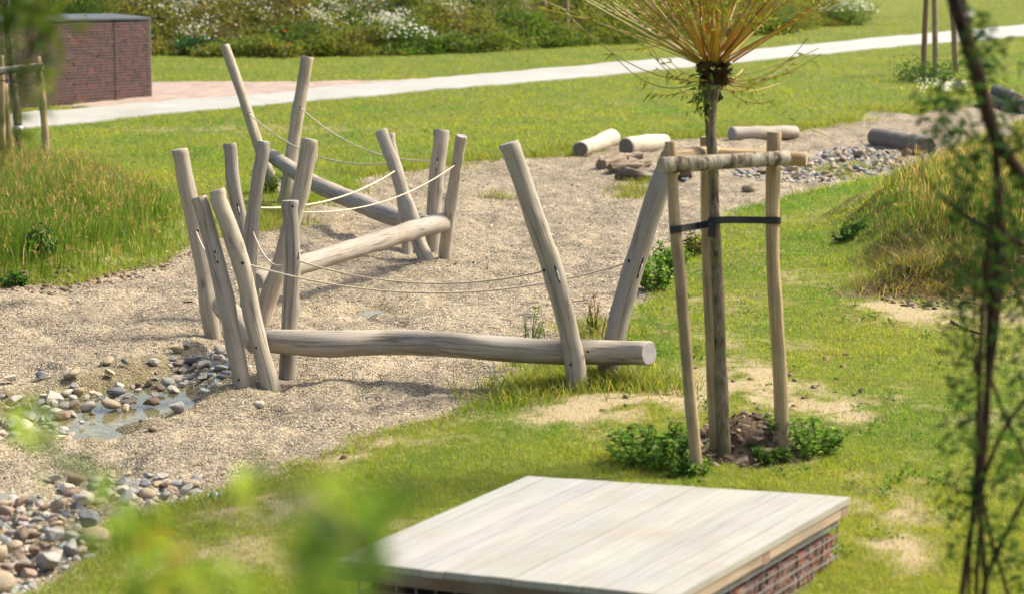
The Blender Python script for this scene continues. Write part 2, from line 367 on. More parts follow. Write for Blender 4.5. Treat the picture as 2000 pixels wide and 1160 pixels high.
def barkmat(name, a, b_, moss, mossamt=.5):
    m, nt, b = nodes(name); ob = N(nt, "ShaderNodeTexCoord").outputs["Object"]
    g = noise(nt, mapped(nt, ob, (34, 34, 9)), 1.0, 5, .7); g2 = noise(nt, mapped(nt, ob, (9, 9, 4)), 1.0, 4, .6)
    c = ramp(nt, g, [(.34, b_), (.60, a), (.8, tuple(q * 1.5 for q in a))]); c = mixc(nt, ramp(nt, g2, [(.45, (0, 0, 0)), (.62, (mossamt,) * 3)]), c, moss)
    c = mixc(nt, ramp(nt, noise(nt, mapped(nt, ob, (13, 13, 5), (5, 3, 1)), 1.0, 3), [(.55, (0, 0, 0)), (.62, (.9,) * 3)]), c, tuple(q * .7 for q in b_))
    nt.links.new(c, b.inputs["Base Color"]); b.inputs["Roughness"].default_value = .9; b.inputs["Specular IOR Level"].default_value = .2; bump(nt, b, mth(nt, 'ADD', g, g2), .9, .02); return m
M = {}
M['post'] = woodmat("weathered_post_wood", (.405, .355, .285), (.25, .215, .165), blot=(.35, .335, .305), blotamt=.75, crack=.75)
M['post_end'] = endmat("post_cut_end", (.36, .34, .32), (.22, .21, .20))
M['stake'] = woodmat("peeled_stake_wood", (.50, .375, .215), (.30, .20, .10), blot=(.20, .155, .10), blotamt=.85, crack=.6)
M['brownstake'] = woodmat("brown_stake_wood", (.34, .20, .10), (.18, .10, .05), blot=(.30, .25, .18), blotamt=.8, crack=.5)
M['stake_end'] = endmat("stake_cut_end", (.45, .36, .24), (.26, .19, .12))
M['rail'] = woodmat("barked_rail_wood", (.54, .46, .33), (.34, .26, .17), blot=(.17, .14, .11), blotamt=.85, crack=.6)
M['log'] = woodmat("pale_debarked_log", (.46, .42, .35), (.32, .28, .23), blot=(.36, .345, .32), blotamt=.5, crack=.5)
M['log_end'] = endmat("log_cut_end", (.20, .17, .14), (.10, .085, .07))
M['drift'] = woodmat("rotten_wood", (.20, .145, .095), (.06, .042, .03), blot=(.36, .31, .23), blotamt=.8, crack=1.0)
M['greylog'] = woodmat("grey_brown_log", (.21, .175, .145), (.13, .105, .085), blot=(.25, .23, .21), blotamt=.6, crack=.6)
M['rail'] = barkmat("barked_rail_wood", (.43, .36, .25), (.13, .10, .07), (.50, .45, .36), .8)
M['bark'] = barkmat("dark_bark_log", (.16, .14, .125), (.04, .035, .03), (.34, .33, .32), .7)
M['trunk'] = barkmat("willow_bark", (.27, .21, .14), (.065, .05, .033), (.20, .185, .075), .6)
M['knuckle'] = barkmat("pollard_knuckle_bark", (.075, .045, .022), (.018, .012, .008), (.15, .08, .03), .5)
M['redstem'] = barkmat("willow_rod_bark", (.055, .034, .022), (.018, .013, .01), (.11, .045, .025), .45)
def plain(name, c, rough=.6, metal=0, sc=8, var=.2):
    m, nt, b = nodes(name); ob = N(nt, "ShaderNodeTexCoord").outputs["Object"]
    cc = ramp(nt, noise(nt, ob, sc, 4), [(.3, tuple(q * (1 - var) for q in c)), (.7, tuple(min(1, q * (1 + var)) for q in c))])
    nt.links.new(cc, b.inputs["Base Color"]); b.inputs["Roughness"].default_value = rough; b.inputs["Metallic"].default_value = metal
    return m
M['rope'] = plain("natural_rope", (.54, .45, .32), .85, 0, 60)
M['black'] = plain("black_rubber", (.012, .013, .018), .45)
M['dark'] = plain("dark_hole", (.02, .015, .01), .9)
M['bolt'] = plain("dark_bolt_steel", (.05, .04, .035), .5, .6)
M['wire'] = plain("galvanised_wire", (.20, .205, .21), .5, .3)
M['lid'] = plain("grey_zinc_cover", (.065, .075, .085), .8, 0, 3, .12)
M['string'] = plain("white_string", (.5, .45, .4), .8)
M['band'] = plain("white_band", (.8, .8, .78), .6)
M['paper'] = plain("pale_blue_litter", (.40, .50, .53), .7)
M['leaf'] = leafmat("leaf", .45)
M['grass'] = leafmat("grass_blade", .5)
M['petal'] = leafmat("petal", .35, .6, (1, 1, 1))
def brickmat(name):
    m, nt, b = nodes(name); a = N(nt, "ShaderNodeAttribute", attribute_name="Col"); ob = N(nt, "ShaderNodeTexCoord").outputs["Object"]
    n1 = noise(nt, ob, 38, 4); c = mixc(nt, .6, a.outputs[0], ramp(nt, n1, [(.3, (.55,) * 3), (.7, (1.25,) * 3)]), 'MULTIPLY')
    nt.links.new(c, b.inputs["Base Color"]); b.inputs["Roughness"].default_value = .9; bump(nt, b, n1, .4, .004); return m
M['brick'] = brickmat("reclaimed_brick")
def rockmat(name, c, c2):
    m, nt, b = nodes(name); ob = N(nt, "ShaderNodeTexCoord").outputs["Object"]; oi = N(nt, "ShaderNodeObjectInfo").outputs["Random"]
    n1 = noise(nt, ob, 1.6, 5, .6); n2 = noise(nt, ob, 14, 3)
    cc = ramp(nt, n1, [(.32, c2), (.62, c)]); cc = mixc(nt, .5, cc, ramp(nt, n2, [(.35, (.5,) * 3), (.65, (1.2,) * 3)]), 'MULTIPLY')
    cc = mixc(nt, 1.0, cc, ramp(nt, oi, [(0, (.78, .78, .8)), (1, (1.15, 1.1, 1.05))]), 'MULTIPLY')
    nt.links.new(cc, b.inputs["Base Color"]); b.inputs["Roughness"].default_value = .75; b.inputs["Specular IOR Level"].default_value = .35; bump(nt, b, n2, .35, .05); return m
ROCKC = {'grey': ((.34, .33, .30), (.24, .235, .22)), 'bluish grey': ((.235, .24, .245), (.155, .16, .165)), 'tan': ((.50, .40, .26), (.37, .29, .19)), 'pale': ((.56, .51, .41), (.44, .40, .32)),
         'pinkish': ((.38, .27, .20), (.30, .225, .165)), 'dark': ((.12, .12, .125), (.07, .07, .075)), 'brown': ((.27, .195, .13), (.18, .125, .08))}
for k, v in ROCKC.items(): M['rock ' + k] = rockmat("stone_" + k.replace(" ", "_"), *v)

def terrain_mat():
    m, nt, b = nodes("lawn_ground"); ob = N(nt, "ShaderNodeTexCoord").outputs["Object"]
    a = N(nt, "ShaderNodeAttribute", attribute_name="Col")
    sp = N(nt, "ShaderNodeSeparateColor"); nt.links.new(a.outputs[0], sp.inputs[0])
    n1 = noise(nt, ob, 9, 6, .7); n2 = noise(nt, ob, 60, 3); n3 = noise(nt, ob, 1.3, 4)
    green = ramp(nt, n1, [(.3, (.075, .085, .018)), (.55, (.13, .15, .025)), (.75, (.20, .18, .06))])
    sand = ramp(nt, n2, [(.3, (.27, .205, .115)), (.55, (.37, .295, .175)), (.75, (.44, .365, .235))])
    soil = ramp(nt, n2, [(.3, (.06, .042, .026)), (.6, (.14, .10, .065))])
    f = ramp(nt, mth(nt, 'ADD', sp.outputs[0], mth(nt, 'MULTIPLY', mth(nt, 'SUBTRACT', n1, .5), 1.4)), [(.12, (0, 0, 0)), (.75, (1, 1, 1))])
    c = mixc(nt, f, green, sand); c = mixc(nt, sp.outputs[1], c, soil)
    nt.links.new(c, b.inputs["Base Color"]); b.inputs["Roughness"].default_value = .95; b.inputs["Specular IOR Level"].default_value = .1
    bump(nt, b, mth(nt, 'ADD', n1, mth(nt, 'MULTIPLY', n2, .4)), .6, .04); return m
def gravel_mat():
    m, nt, b = nodes("fine_gravel"); ob = N(nt, "ShaderNodeTexCoord").outputs["Object"]
    vo = N(nt, "ShaderNodeTexVoronoi"); vo.inputs["Scale"].default_value = 62; nt.links.new(ob, vo.inputs[0])
    sp = N(nt, "ShaderNodeSeparateColor"); nt.links.new(vo.outputs["Color"], sp.inputs[0])
    c = ramp(nt, sp.outputs[0], [(.0, (.065, .055, .043)), (.22, (.205, .168, .115)), (.55, (.40, .328, .218)), (.85, (.53, .448, .31)), (1, (.23, .21, .18))])
    n1 = noise(nt, ob, 1.1, 4); n2 = noise(nt, ob, 7, 4)
    c = mixc(nt, 1.0, c, ramp(nt, n1, [(.3, (.66, .65, .65)), (.6, (1.05, 1.02, .98))]), 'MULTIPLY')
    c = mixc(nt, ramp(nt, n2, [(.55, (0, 0, 0)), (.8, (.5,) * 3)]), c, (.25, .23, .21))
    a = N(nt, "ShaderNodeAttribute", attribute_name="Col"); s2 = N(nt, "ShaderNodeSeparateColor"); nt.links.new(a.outputs[0], s2.inputs[0])
    c = mixc(nt, s2.outputs[0], c, (.14, .115, .035))
    nt.links.new(c, b.inputs["Base Color"]); b.inputs["Roughness"].default_value = .85; b.inputs["Specular IOR Level"].default_value = .25
    hh = mth(nt, 'SUBTRACT', 1.0, vo.outputs["Distance"]); bump(nt, b, hh, 1.0, .02); return m
def path_mat():
    m, nt, b = nodes("pale_concrete"); ob = N(nt, "ShaderNodeTexCoord").outputs["Object"]
    c = ramp(nt, noise(nt, ob, .8, 6, .65), [(.3, (.30, .29, .25)), (.7, (.40, .39, .345))]); nt.links.new(c, b.inputs["Base Color"]); b.inputs["Roughness"].default_value = .55; return m
def paver_mat():
    m, nt, b = nodes("clay_pavers"); ob = N(nt, "ShaderNodeTexCoord").outputs["Object"]
    br = N(nt, "ShaderNodeTexBrick"); br.inputs["Scale"].default_value = 2.4; br.inputs["Color1"].default_value = (.30, .20, .15, 1); br.inputs["Color2"].default_value = (.38, .30, .24, 1); br.inputs["Mortar"].default_value = (.26, .22, .18, 1)
    br.inputs["Mortar Size"].default_value = .025; nt.links.new(mapped(nt, ob, (1, 1, 1)), br.inputs[0])
    c = mixc(nt, .6, br.outputs[0], ramp(nt, noise(nt, ob, 1.5, 5), [(.3, (.7, .7, .72)), (.7, (1.25, 1.2, 1.15))]), 'MULTIPLY')
    nt.links.new(c, b.inputs["Base Color"]); b.inputs["Roughness"].default_value = .8; return m
def water_mat():
    m, nt, b = nodes("shallow_water"); ob = N(nt, "ShaderNodeTexCoord").outputs["Object"]
    b.inputs["Base Color"].default_value = (.75, .72, .45, 1); b.inputs["Roughness"].default_value = .03; b.inputs["IOR"].default_value = 1.33; b.inputs["Transmission Weight"].default_value = .85
    b.inputs["Specular IOR Level"].default_value = .5
    bump(nt, b, noise(nt, ob, 5, 2), .03, .01); return m
def deck_mat():
    m, nt, b = nodes("wet_bleached_planks"); uv = N(nt, "ShaderNodeUVMap").outputs[0]; ob = N(nt, "ShaderNodeTexCoord").outputs["Object"]
    g = noise(nt, mapped(nt, uv, (55, 1.6, 1)), 1.0, 5, .6); a = N(nt, "ShaderNodeAttribute", attribute_name="Col")
    c = ramp(nt, g, [(.28, (.27, .26, .235)), (.55, (.36, .348, .32)), (.8, (.42, .408, .38))])
    c = mixc(nt, 1.0, c, a.outputs[0], 'MULTIPLY')
    c = mixc(nt, ramp(nt, noise(nt, ob, 2.5, 4), [(.5, (0, 0, 0)), (.75, (.6,) * 3)]), c, (.30, .25, .18))
    nt.links.new(c, b.inputs["Base Color"])
    rr = ramp(nt, noise(nt, ob, 3.5, 4), [(.3, (.30,) * 3), (.7, (.6,) * 3)]); nt.links.new(rr, b.inputs["Roughness"]); b.inputs["Specular IOR Level"].default_value = .45
    bump(nt, b, g, .12, .003); return m

# ------------------------------------------------------------------ ground, gravel, water, path
def gridfaces(nr, nc):
    i = np.arange(nr - 1)[:, None] * nc; j = np.arange(nc - 1)[None, :]
    return np.stack([i + j, i + j + 1, i + j + nc + 1, i + j + nc], -1).reshape(-1, 4)
def soilmask(X, Y):
    s = np.sqrt(((X - SOIL[0]) / .5) ** 2 + ((Y - SOIL[1]) / .62) ** 2) + (fbm(X * 6, Y * 6, 53) - .5) * .5
    a = 1 - sstep(.6, 1.0, s)
    fr = np.sqrt(((X - MOUND[0] - .3) / 1.55) ** 2 + ((Y - MOUND[1] + .95) / .32) ** 2) + (fbm(X * 3, Y * 3, 47) - .5) * .7
    b = 1.0 * (1 - sstep(.75, 1.15, fr))
    u = .75 * sstep(.5, 3, Y - yfoot(X)) * (X < 13.5)
    e = (1 - sstep(.02, .22, gsd(X, Y))) * .6
    return np.maximum(np.maximum(a, b), np.maximum(u, e))
rows = np.concatenate([np.linspace(-30, 8, 24), np.geomspace(8.4, 100, 520), np.geomspace(102, 420, 40)])
u = np.linspace(-1, 1, 460); u = .55 * u + .45 * u ** 3
X = u[None, :] * (15 + 1.3 * np.maximum(rows, 0)[:, None]); Y = np.broadcast_to(rows[:, None], X.shape)
G = gsd(X, Y); Z = h(X, Y, G) - .07 * (1 - sstep(-.22, -.04, G))
mb = MB(); colr = np.stack([bare(X, Y), soilmask(X, Y), X * 0], -1).reshape(-1, 3)
mb.add(np.stack([X, Y, Z], -1).reshape(-1, 3), gridfaces(*X.shape), col=colr, smooth=True)
tag(mb.build("ground", terrain_mat()), kind="structure")

rows = np.concatenate([np.geomspace(8.6, 47, 640)]); u = np.linspace(-1, 1, 620)
X = .04 * rows[:, None] * 0 + u[None, :] * (.36 * rows[:, None] + 1.2); Y = np.broadcast_to(rows[:, None], X.shape)
G = gsd(X, Y); Z = h(X, Y, G) + .004; F = gridfaces(*X.shape); keep = (G.ravel()[F].mean(1) < .03)
mb = MB(); wet = (1 - sstep(-.2, .25, sdf(PP, X, Y))) * sstep(.35, .6, fbm(X * 1.5, Y * 1.5, 5) + .12)
wet = np.maximum(wet, .9 * np.exp(-((X - LITTLE[0]) ** 2 + (Y - LITTLE[1]) ** 2) / .05))
wet = np.maximum(wet, .5 * (1 - sstep(.05, .45, sdf(PP, X, Y)))); V = np.stack([X, Y, Z], -1).reshape(-1, 3); F = F[keep]; used, inv = np.unique(F, return_inverse=True)
mb.add(V[used], inv.reshape(F.shape), col=np.stack([wet, wet, wet], -1).reshape(-1, 3)[used], smooth=True)
tag(mb.build("gravel_bed", gravel_mat()), kind="structure")

# water: a level sheet, seen only where the gravel dips under it
WATER = water_mat()
def water(x0, x1, y0, y1, z, inside):
    gx, gy = np.meshgrid(np.linspace(x0, x1, 110), np.linspace(y0, y1, 110)); F = gridfaces(*gx.shape); k = inside(gx, gy).ravel()[F].all(1)
    V = np.stack([gx, gy, gx * 0 + z], -1).reshape(-1, 3); used, inv = np.unique(F[k], return_inverse=True)
    mb = MB(); mb.add(V[used], inv.reshape(-1, 4), smooth=True); tag(mb.build("puddle_water", WATER), kind="structure")
WL = float(np.median(h(PP[:, 0], PP[:, 1]))) - .022
water(PP[:, 0].min() - .5, PP[:, 0].max() + .5, PP[:, 1].min() - .5, PP[:, 1].max() + .5, WL, lambda x, y: (sdf(PP, x, y) < .24))
water(LITTLE[0] - .4, LITTLE[0] + .4, LITTLE[1] - .5, LITTLE[1] + .5, hz(*LITTLE) + .03, lambda x, y: np.hypot(x - LITTLE[0], y - LITTLE[1]) < .38)

water(NEARP[0] - .5, NEARP[0] + .5, NEARP[1] - .5, NEARP[1] + .5, hz(*NEARP) + .065, lambda x, y: np.hypot((x - NEARP[0]) / 1.2, y - NEARP[1]) < .30)
PATH_UP = [(-500, 268), (-150, 246), (100, 226), (300, 208), (500, 192), (700, 173), (900, 155), (1100, 139), (1300, 121), (1500, 100), (1700, 81), (1850, 67), (2000, 53), (2300, 27), (2600, 5)]
PATH_LO = [(-500, 304), (-150, 277), (100, 254), (300, 233), (500, 214), (700, 197), (900, 179), (1100, 162), (1300, 143), (1500, 122), (1700, 102), (1850, 88), (2000, 75), (2300, 47), (2600, 22)]
up = catmull([list(at0(*p)) + [0] for p in PATH_UP], 120); lo = catmull([list(at0(*p)) + [0] for p in PATH_LO], 120)
ts = np.linspace(0, 1, 7)[:, None, None]; S_ = lo[None] * (1 - ts) + up[None] * ts
PZ = h(S_[..., 0], S_[..., 1]) + .035
mb = MB(); V = np.stack([S_[..., 0], S_[..., 1], PZ], -1); mb.add(V.reshape(-1, 3), gridfaces(7, 120), smooth=True)
for r_ in (0, 6):
    e = V[r_]; mb.add(np.vstack([e, e - [0, 0, .12]]), gridfaces(2, 120), smooth=True)
tag(mb.build("path", path_mat()), kind="structure")
PATHPOLY = np.vstack([lo[:, :2], up[::-1, :2]])
FORE_PX = [(110, 218), (170, 209), (240, 200), (299, 168), (430, 166), (600, 165), (720, 163), (830, 160), (700, 176), (500, 196), (300, 212), (250, 216)]
FPOLY = np.array([at0(*p) for p in FORE_PX])
gx, gy = np.meshgrid(np.linspace(FPOLY[:, 0].min(), FPOLY[:, 0].max(), 140), np.linspace(FPOLY[:, 1].min(), FPOLY[:, 1].max(), 90))
F = gridfaces(*gx.shape); sd_ = sdf(FPOLY, gx, gy).ravel()[F].mean(1); V = np.stack([gx, gy, h(gx, gy) + .016], -1).reshape(-1, 3)
mb = MB(); mb.add(V, F[sd_ < 0], smooth=True)
tag(mb.build("paved_forecourt", paver_mat()), kind="structure")

# loose pebbles on the gravel
n = 150000; px = rng.uniform(-200, 2150, n); py = rng.uniform(205, 1230, n); X, Y = flat(px, py)
g_ = gsd(X, Y); k = (g_ < .12) & (Y < 46) & (rng.random(n) < .75); X, Y = X[k], Y[k]; n = len(X); Z = h(X, Y) + .004
s = rng.uniform(.005, .011, n) * np.clip(Y / 16, .8, 2.2)
OCT = np.array([[1, 0, 0], [-1, 0, 0], [0, 1, 0], [0, -1, 0], [0, 0, 1], [0, 0, -1]], float); OF = np.array([[0, 2, 4], [2, 1, 4], [1, 3, 4], [3, 0, 4]])
a = rng.uniform(0, 6.28, n); sc = np.stack([s * rng.uniform(.8, 1.5, n), s * rng.uniform(.6, 1.1, n), s * rng.uniform(.45, .8, n)], -1)
v = OCT[None] * sc[:, None, :] * rng.uniform(.8, 1.2, (n, 6, 1)); ca, sa = np.cos(a)[:, None], np.sin(a)[:, None]
v = np.stack([v[..., 0] * ca - v[..., 1] * sa, v[..., 0] * sa + v[..., 1] * ca, v[..., 2]], -1) + np.stack([X, Y, Z + s * .2], -1)[:, None, :]
mb = MB(); mb.add(v.reshape(-1, 3), (np.arange(n)[:, None, None] * 6 + OF[None]).reshape(-1, 3), smooth=True,
                  col=np.repeat(pick([(.41, .33, .21), (.34, .275, .185), (.52, .44, .31), (.16, .14, .115), (.08, .072, .06), (.38, .295, .17)], n, .25), 6, axis=0))
pm, nt, b = nodes("pebble"); at_ = N(nt, "ShaderNodeAttribute", attribute_name="Col"); nt.links.new(at_.outputs[0], b.inputs["Base Color"]); b.inputs["Roughness"].default_value = .75; b.inputs["Specular IOR Level"].default_value = .3
tag(mb.build("gravel", pm), label="loose beige and grey pebbles covering the play area", cat="gravel", kind="stuff")

# ------------------------------------------------------------------ lawn
LAWN_C = [(.175, .258, .018), (.205, .275, .02), (.24, .28, .025), (.13, .235, .018), (.19, .245, .02)]
def lawncol(X, Y, n):
    c = pick(LAWN_C, n, .16); f = fbm(X * .9, Y * .5, 71)[:, None]; b_ = bare(X, Y)[:, None]
    c = c * (1 - sstep(.55, .72, f) * np.array([.45, .16, .2])) * (1 + sstep(.52, .3, f) * np.array([.35, .1, .1]))
    dry = (rng.random((n, 1)) < .09 + .10 * (1 - sstep(18, 30, Y))[:, None] + .4 * b_)
    return np.where(dry, pick([(.34, .27, .13), (.30, .25, .10), (.24, .19, .09)], n), c)
TALL_L = np.array([at0(*p) for p in [(-420, 335), (-100, 335), (60, 340), (230, 350), (335, 400), (385, 455), (372, 487), (330, 513), (245, 533), (130, 556), (0, 561), (-200, 567), (-420, 575)]])
TALL_R = np.array([at0(*p) for p in [(1690, 500), (1700, 430), (1735, 380), (1770, 345), (1830, 315), (1900, 285), (2000, 260), (2250, 250), (2250, 590), (1900, 590), (1780, 575), (1700, 545)]])
n = 1000000; px = rng.uniform(-250, 2250, n); py = 20 + rng.uniform(0, 1, n) ** 1.0 * 1240; X, Y = flat(px, py)
X = X + rng.normal(size=n) * .03; Y = Y * (1 + rng.normal(size=n) * .004)
g_ = gsd(X, Y); k = (g_ > -.03) & (Y < yfoot(X) + np.where(X > 14, 40, 1.5)) & (sdf(PATHPOLY, X, Y) > .03) & (sdf(FPOLY, X, Y) > .05)
X, Y, g_ = X[k], Y[k], g_[k]; b_ = bare(X, Y); k = rng.random(len(X)) > np.clip(b_ * 1.0, 0, .88) - .03
k &= ~((soilmask(X, Y) > .35) & (g_ > .25) & (rng.random(len(X)) < .85))
X, Y, g_ = X[k], Y[k], g_[k]; n = len(X); Z = h(X, Y, g_)
edge = (1 - sstep(0, .5, g_)); tuft = sstep(.55, .75, fbm(X * 2.2, Y * 1.6, 83))
hh = rng.uniform(.014, .038, n) * (1 + 1.6 * edge * rng.random(n) + 1.1 * tuft * rng.random(n)) * np.clip(Y / 20, .75, 1.8)
ww = np.maximum(.0045, .00042 * Y) * rng.uniform(.8, 1.4, n)
mb = MB(); blades(mb, X, Y, Z, hh, ww, rng.uniform(.3, 1.6, n), lawncol(X, Y, n))
tag(mb.build("lawn_grass", M['grass']), label="short bright green lawn grass around the gravel", cat="grass", kind="stuff")

def tallgrass(name, label, poly, n, hmin, hmax, cols, tan, seed=.25, feather=.8, extra=None, dry0=.47):
    x0, y0 = poly.min(0); x1, y1 = poly.max(0)
    X = rng.uniform(x0, x1, n * 3); Y = rng.uniform(y0, y1, n * 3); d = sdf(poly, X, Y)
    k = (d < 0) & (rng.random(len(X)) < np.clip(-d / feather, .06, 1)) & (fbm(X * 1.4, Y * 1.4, 91) > .30); X, Y, d = X[k][:n], Y[k][:n], d[k][:n]; n = len(X)
    if extra is not None: kk = extra(X, Y); X, Y, d = X[kk], Y[kk], d[kk]; n = len(X)
    Z = h(X, Y); f = fbm(X * .8, Y * .8, 97)
    hh = rng.uniform(hmin, hmax, n) * np.clip(.45 + -d / feather * .6, .4, 1) * (.35 + 1.25 * f) * rng.uniform(.75, 1.2, n)
    c = pick(cols, n); dry = rng.random(n) < np.clip((f - dry0) * 1.5, .04, .40); c[dry] = pick(tan, int(dry.sum()))
    mb = MB(); tip = blades(mb, X, Y, Z, hh, rng.uniform(.006, .011, n), rng.uniform(.05, .55, n), c, bend=True)
    s_ = rng.random(n) < seed; t = tip[s_]; m_ = len(t)
    for q in range(3):
        leaves(mb, t + rng.normal(size=(m_, 3)) * [.012, .012, .03], rng.normal(size=(m_, 3)) * .35 + [0, 0, 1], rng.uniform(.05, .10, m_), rng.uniform(.008, .014, m_), pick([(.36, .25, .13), (.30, .21, .11), (.40, .31, .17)], m_), droop=.1)
    tag(mb.build(name, M['grass']), label=label, cat="grass", kind="stuff")
GREENS = [(.14, .185, .022), (.18, .205, .028), (.09, .15, .018), (.21, .21, .035)]; GREENS2 = [(.085, .16, .018), (.115, .185, .022), (.065, .135, .017), (.14, .18, .028)]; TANS = [(.40, .29, .13), (.33, .24, .10), (.46, .36, .18), (.30, .17, .08)]
tallgrass("meadow_grass", "tall seeding meadow grass on the bank left of the climbing posts", TALL_L, 60000, .22, .62, GREENS2, TANS, .055, 1.5)
tallgrass("mound_grass", "tall dry grass growing over the earth mound on the right", TALL_R, 62000, .10, .36, GREENS2, TANS, .06, .8, lambda x, y: soilmask(x, y) < .25, .36)
# fringes of taller tufts along the edges of the gravel
def fringe(name, label, px_list, n, hmin, hmax, spread=.16):
    C = np.array([list(at(*p)) for p in px_list]); i = rng.integers(0, len(C), n)
    X = C[i, 0] + rng.normal(size=n) * spread * 1.3; Y = C[i, 1] + rng.normal(size=n) * spread; Z = h(X, Y)
    mb = MB(); blades(mb, X, Y, Z, rng.uniform(hmin, hmax, n), rng.uniform(.005, .009, n), rng.uniform(.3, 1.3, n), pick(GREENS + [(.2, .24, .03), (.34, .28, .1)], n), bend=True)
    tag(mb.build(name, M['grass']), label=label, cat="grass", kind="stuff")
fringe("tuft_grass", "lush tufts of grass round the feet of the leaning right hand posts", [(1010, 765), (1050, 750), (1080, 770), (1110, 750), (1140, 745), (1170, 740), (1200, 750), (1240, 760), (1270, 755), (1225, 735), (1060, 720), (985, 790), (1170, 640), (1180, 660)], 5200, .04, .15)
fringe("bank_grass", "grass tufts overhanging the gravel edge by the far logs", [(x, y) for x, y in [(600, 395), (540, 430), (520, 445), (660, 372), (720, 342), (790, 332), (860, 325), (940, 312), (1060, 306), (1120, 296), (1330, 270), (1390, 266), (1470, 260), (1530, 256), (1600, 248), (1660, 238), (1700, 216), (1760, 220), (1820, 212)]], 9000, .05, .20, .22)
fringe("bank_top_grass", "grass hanging over the broken front edge of the mound", [(1735, 520), (1760, 530), (1790, 540), (1815, 530), (1840, 535), (1870, 530), (1900, 540), (1930, 535), (1960, 540), (1725, 550)], 1700, .04, .16, .16)
def dead(name, label, px_list, n):
    C = np.array([list(at(*p)) for p in px_list]); i = rng.integers(0, len(C), n); X = C[i, 0] + rng.normal(size=n) * .22; Y = C[i, 1] + rng.normal(size=n) * .25; mb = MB()
    blades(mb, X, Y, h(X, Y), rng.uniform(.05, .2, n), rng.uniform(.005, .009, n), rng.uniform(.6, 2.2, n), pick([(.22, .15, .075), (.30, .21, .10), (.14, .095, .05), (.16, .15, .04)], n, .2), bend=True); tag(mb.build(name, M['grass']), label, "grass", None, "stuff")
dead("withered_grass", "withered brown grass matted on the broken front of the mound", [(1740, 500), (1780, 490), (1820, 480), (1860, 490), (1760, 545), (1800, 555), (1850, 560), (1900, 565), (1950, 570), (1880, 520), (1830, 525), (1720, 560)], 2600)
fringe("gravel_weed_grass", "small green grass patches sprouting in the middle of the gravel", [(1225, 368), (1250, 360), (1240, 380), (1235, 388), (975, 385), (1255, 372), (1600, 338), (1625, 332), (1670, 325), (1690, 330), (1655, 345)], 2600, .03, .13, .13)

# ------------------------------------------------------------------ hillside of wild flowers
WX0, WX1 = -32, 15.5
n = 5600; X = rng.uniform(WX0, WX1, n); D = rng.uniform(0, 1, n) ** 1.3 * 17; Y = yfoot(X) + D - .2; Z = h(X, Y)
f = fbm(X * .35, Y * .35, 101); f2 = fbm(X * .6, Y * .5, 107)
wild = 1 - sstep(3.0, 6.5, X) * .25           # thinner cover towards the right end of the hill
k = rng.random(n) < wild; X, Y, Z, f, f2, D = [q[k] for q in (X, Y, Z, f, f2, D)]; n = len(X)
H = np.clip(.12 + 2.4 * (f - .30), .12, 1.3) * (.7 + .5 * rng.random(n)) * np.clip(.55 + D * .3, 0, 1) * (1 - .25 * sstep(4, 9, X)); mb = MB()
PAL = [[(.05, .10, .02), (.07, .12, .025)], [(.10, .145, .025), (.14, .165, .03)], [(.15, .15, .035), (.19, .16, .05)], [(.16, .11, .05), (.10, .075, .035)]]
per = 44
ci = np.repeat(np.arange(n), per); t = rng.random(n * per) ** .8
rad = rng.random(n * per) ** .5 * (.28 + .25 * rng.random(n))[ci]; an = rng.uniform(0, 6.28, n * per)
C = np.stack([X[ci] + np.cos(an) * rad, Y[ci] + np.sin(an) * rad, Z[ci] + t * H[ci]], -1)
cls = np.clip((f2[ci] * 5.4 - 1.2 + rng.normal(size=n * per) * .55), 0, 3.49).astype(int)
colL = np.zeros((n * per, 3))
for q in range(4): m_ = cls == q; colL[m_] = pick(PAL[q], int(m_.sum()), .2)
leaves(mb, C, np.c_[np.cos(an), np.sin(an), rng.uniform(-.2, 1.2, n * per)], rng.uniform(.09, .19, n * per), rng.uniform(.05, .10, n * per), colL)
ns = 4500; i = rng.integers(0, n, ns)
blades(mb, X[i] + rng.normal(size=ns) * .2, Y[i] + rng.normal(size=ns) * .2, Z[i], H[i] * rng.uniform(.8, 1.35, ns), np.full(ns, .022), rng.uniform(.05, .4, ns), pick([(.20, .17, .05), (.34, .25, .12), (.12, .14, .03), (.26, .17, .08)], ns), bend=True)
tag(mb.build("undergrowth", M['leaf']), label="rank green and brown weeds covering the slope behind the path", cat="undergrowth", kind="stuff")
# daisies in drifts
mb = MB(); DX = []; 
for (px, py, rx, ry, m_) in [(350, 45, 75, 40, 260), (390, 92, 45, 16, 110), (300, 30, 60, 30, 120), (500, 40, 45, 35, 70), (640, 55, 40, 38, 210), (700, 30, 60, 26, 120), (770, 78, 34, 22, 200), (735, 55, 50, 30, 90), (880, 42, 35, 28, 170), (930, 30, 25, 20, 60), (560, 40, 180, 40, 130), (1690, 30, 26, 12, 60), (1640, 34, 40, 14, 60), (180, 10, 80, 14, 90), (1000, 20, 60, 25, 30), (1400, 40, 120, 30, 30)]:
    DX += [(px + random.gauss(0, rx * .5), py + random.gauss(0, ry * .5)) for _ in range(m_)]
DX = np.array(DX); DX = hill_at(DX[:, 0], np.minimum(DX[:, 1], 106)); nd = len(DX)
top = DX[:, 2] + .10 + np.clip(.12 + 2.4 * (fbm(DX[:, 0] * .35, DX[:, 1] * .35, 101) - .30), .12, 1.3) * rng.uniform(.6, 1.2, nd)
cz = np.stack([DX[:, 0], DX[:, 1] - .25, top], -1); r_ = rng.uniform(.020, .040, nd)
ang = np.linspace(0, 2 * np.pi, 9)[:-1]; nrm = rng.normal(size=(nd, 3)) * .45 + np.array([.25, -.35, .8]); nrm /= np.linalg.norm(nrm, axis=1)[:, None]
ta = np.cross(nrm, [1, .1, 0]); ta /= np.linalg.norm(ta, axis=1)[:, None]; tb = np.cross(nrm, ta)
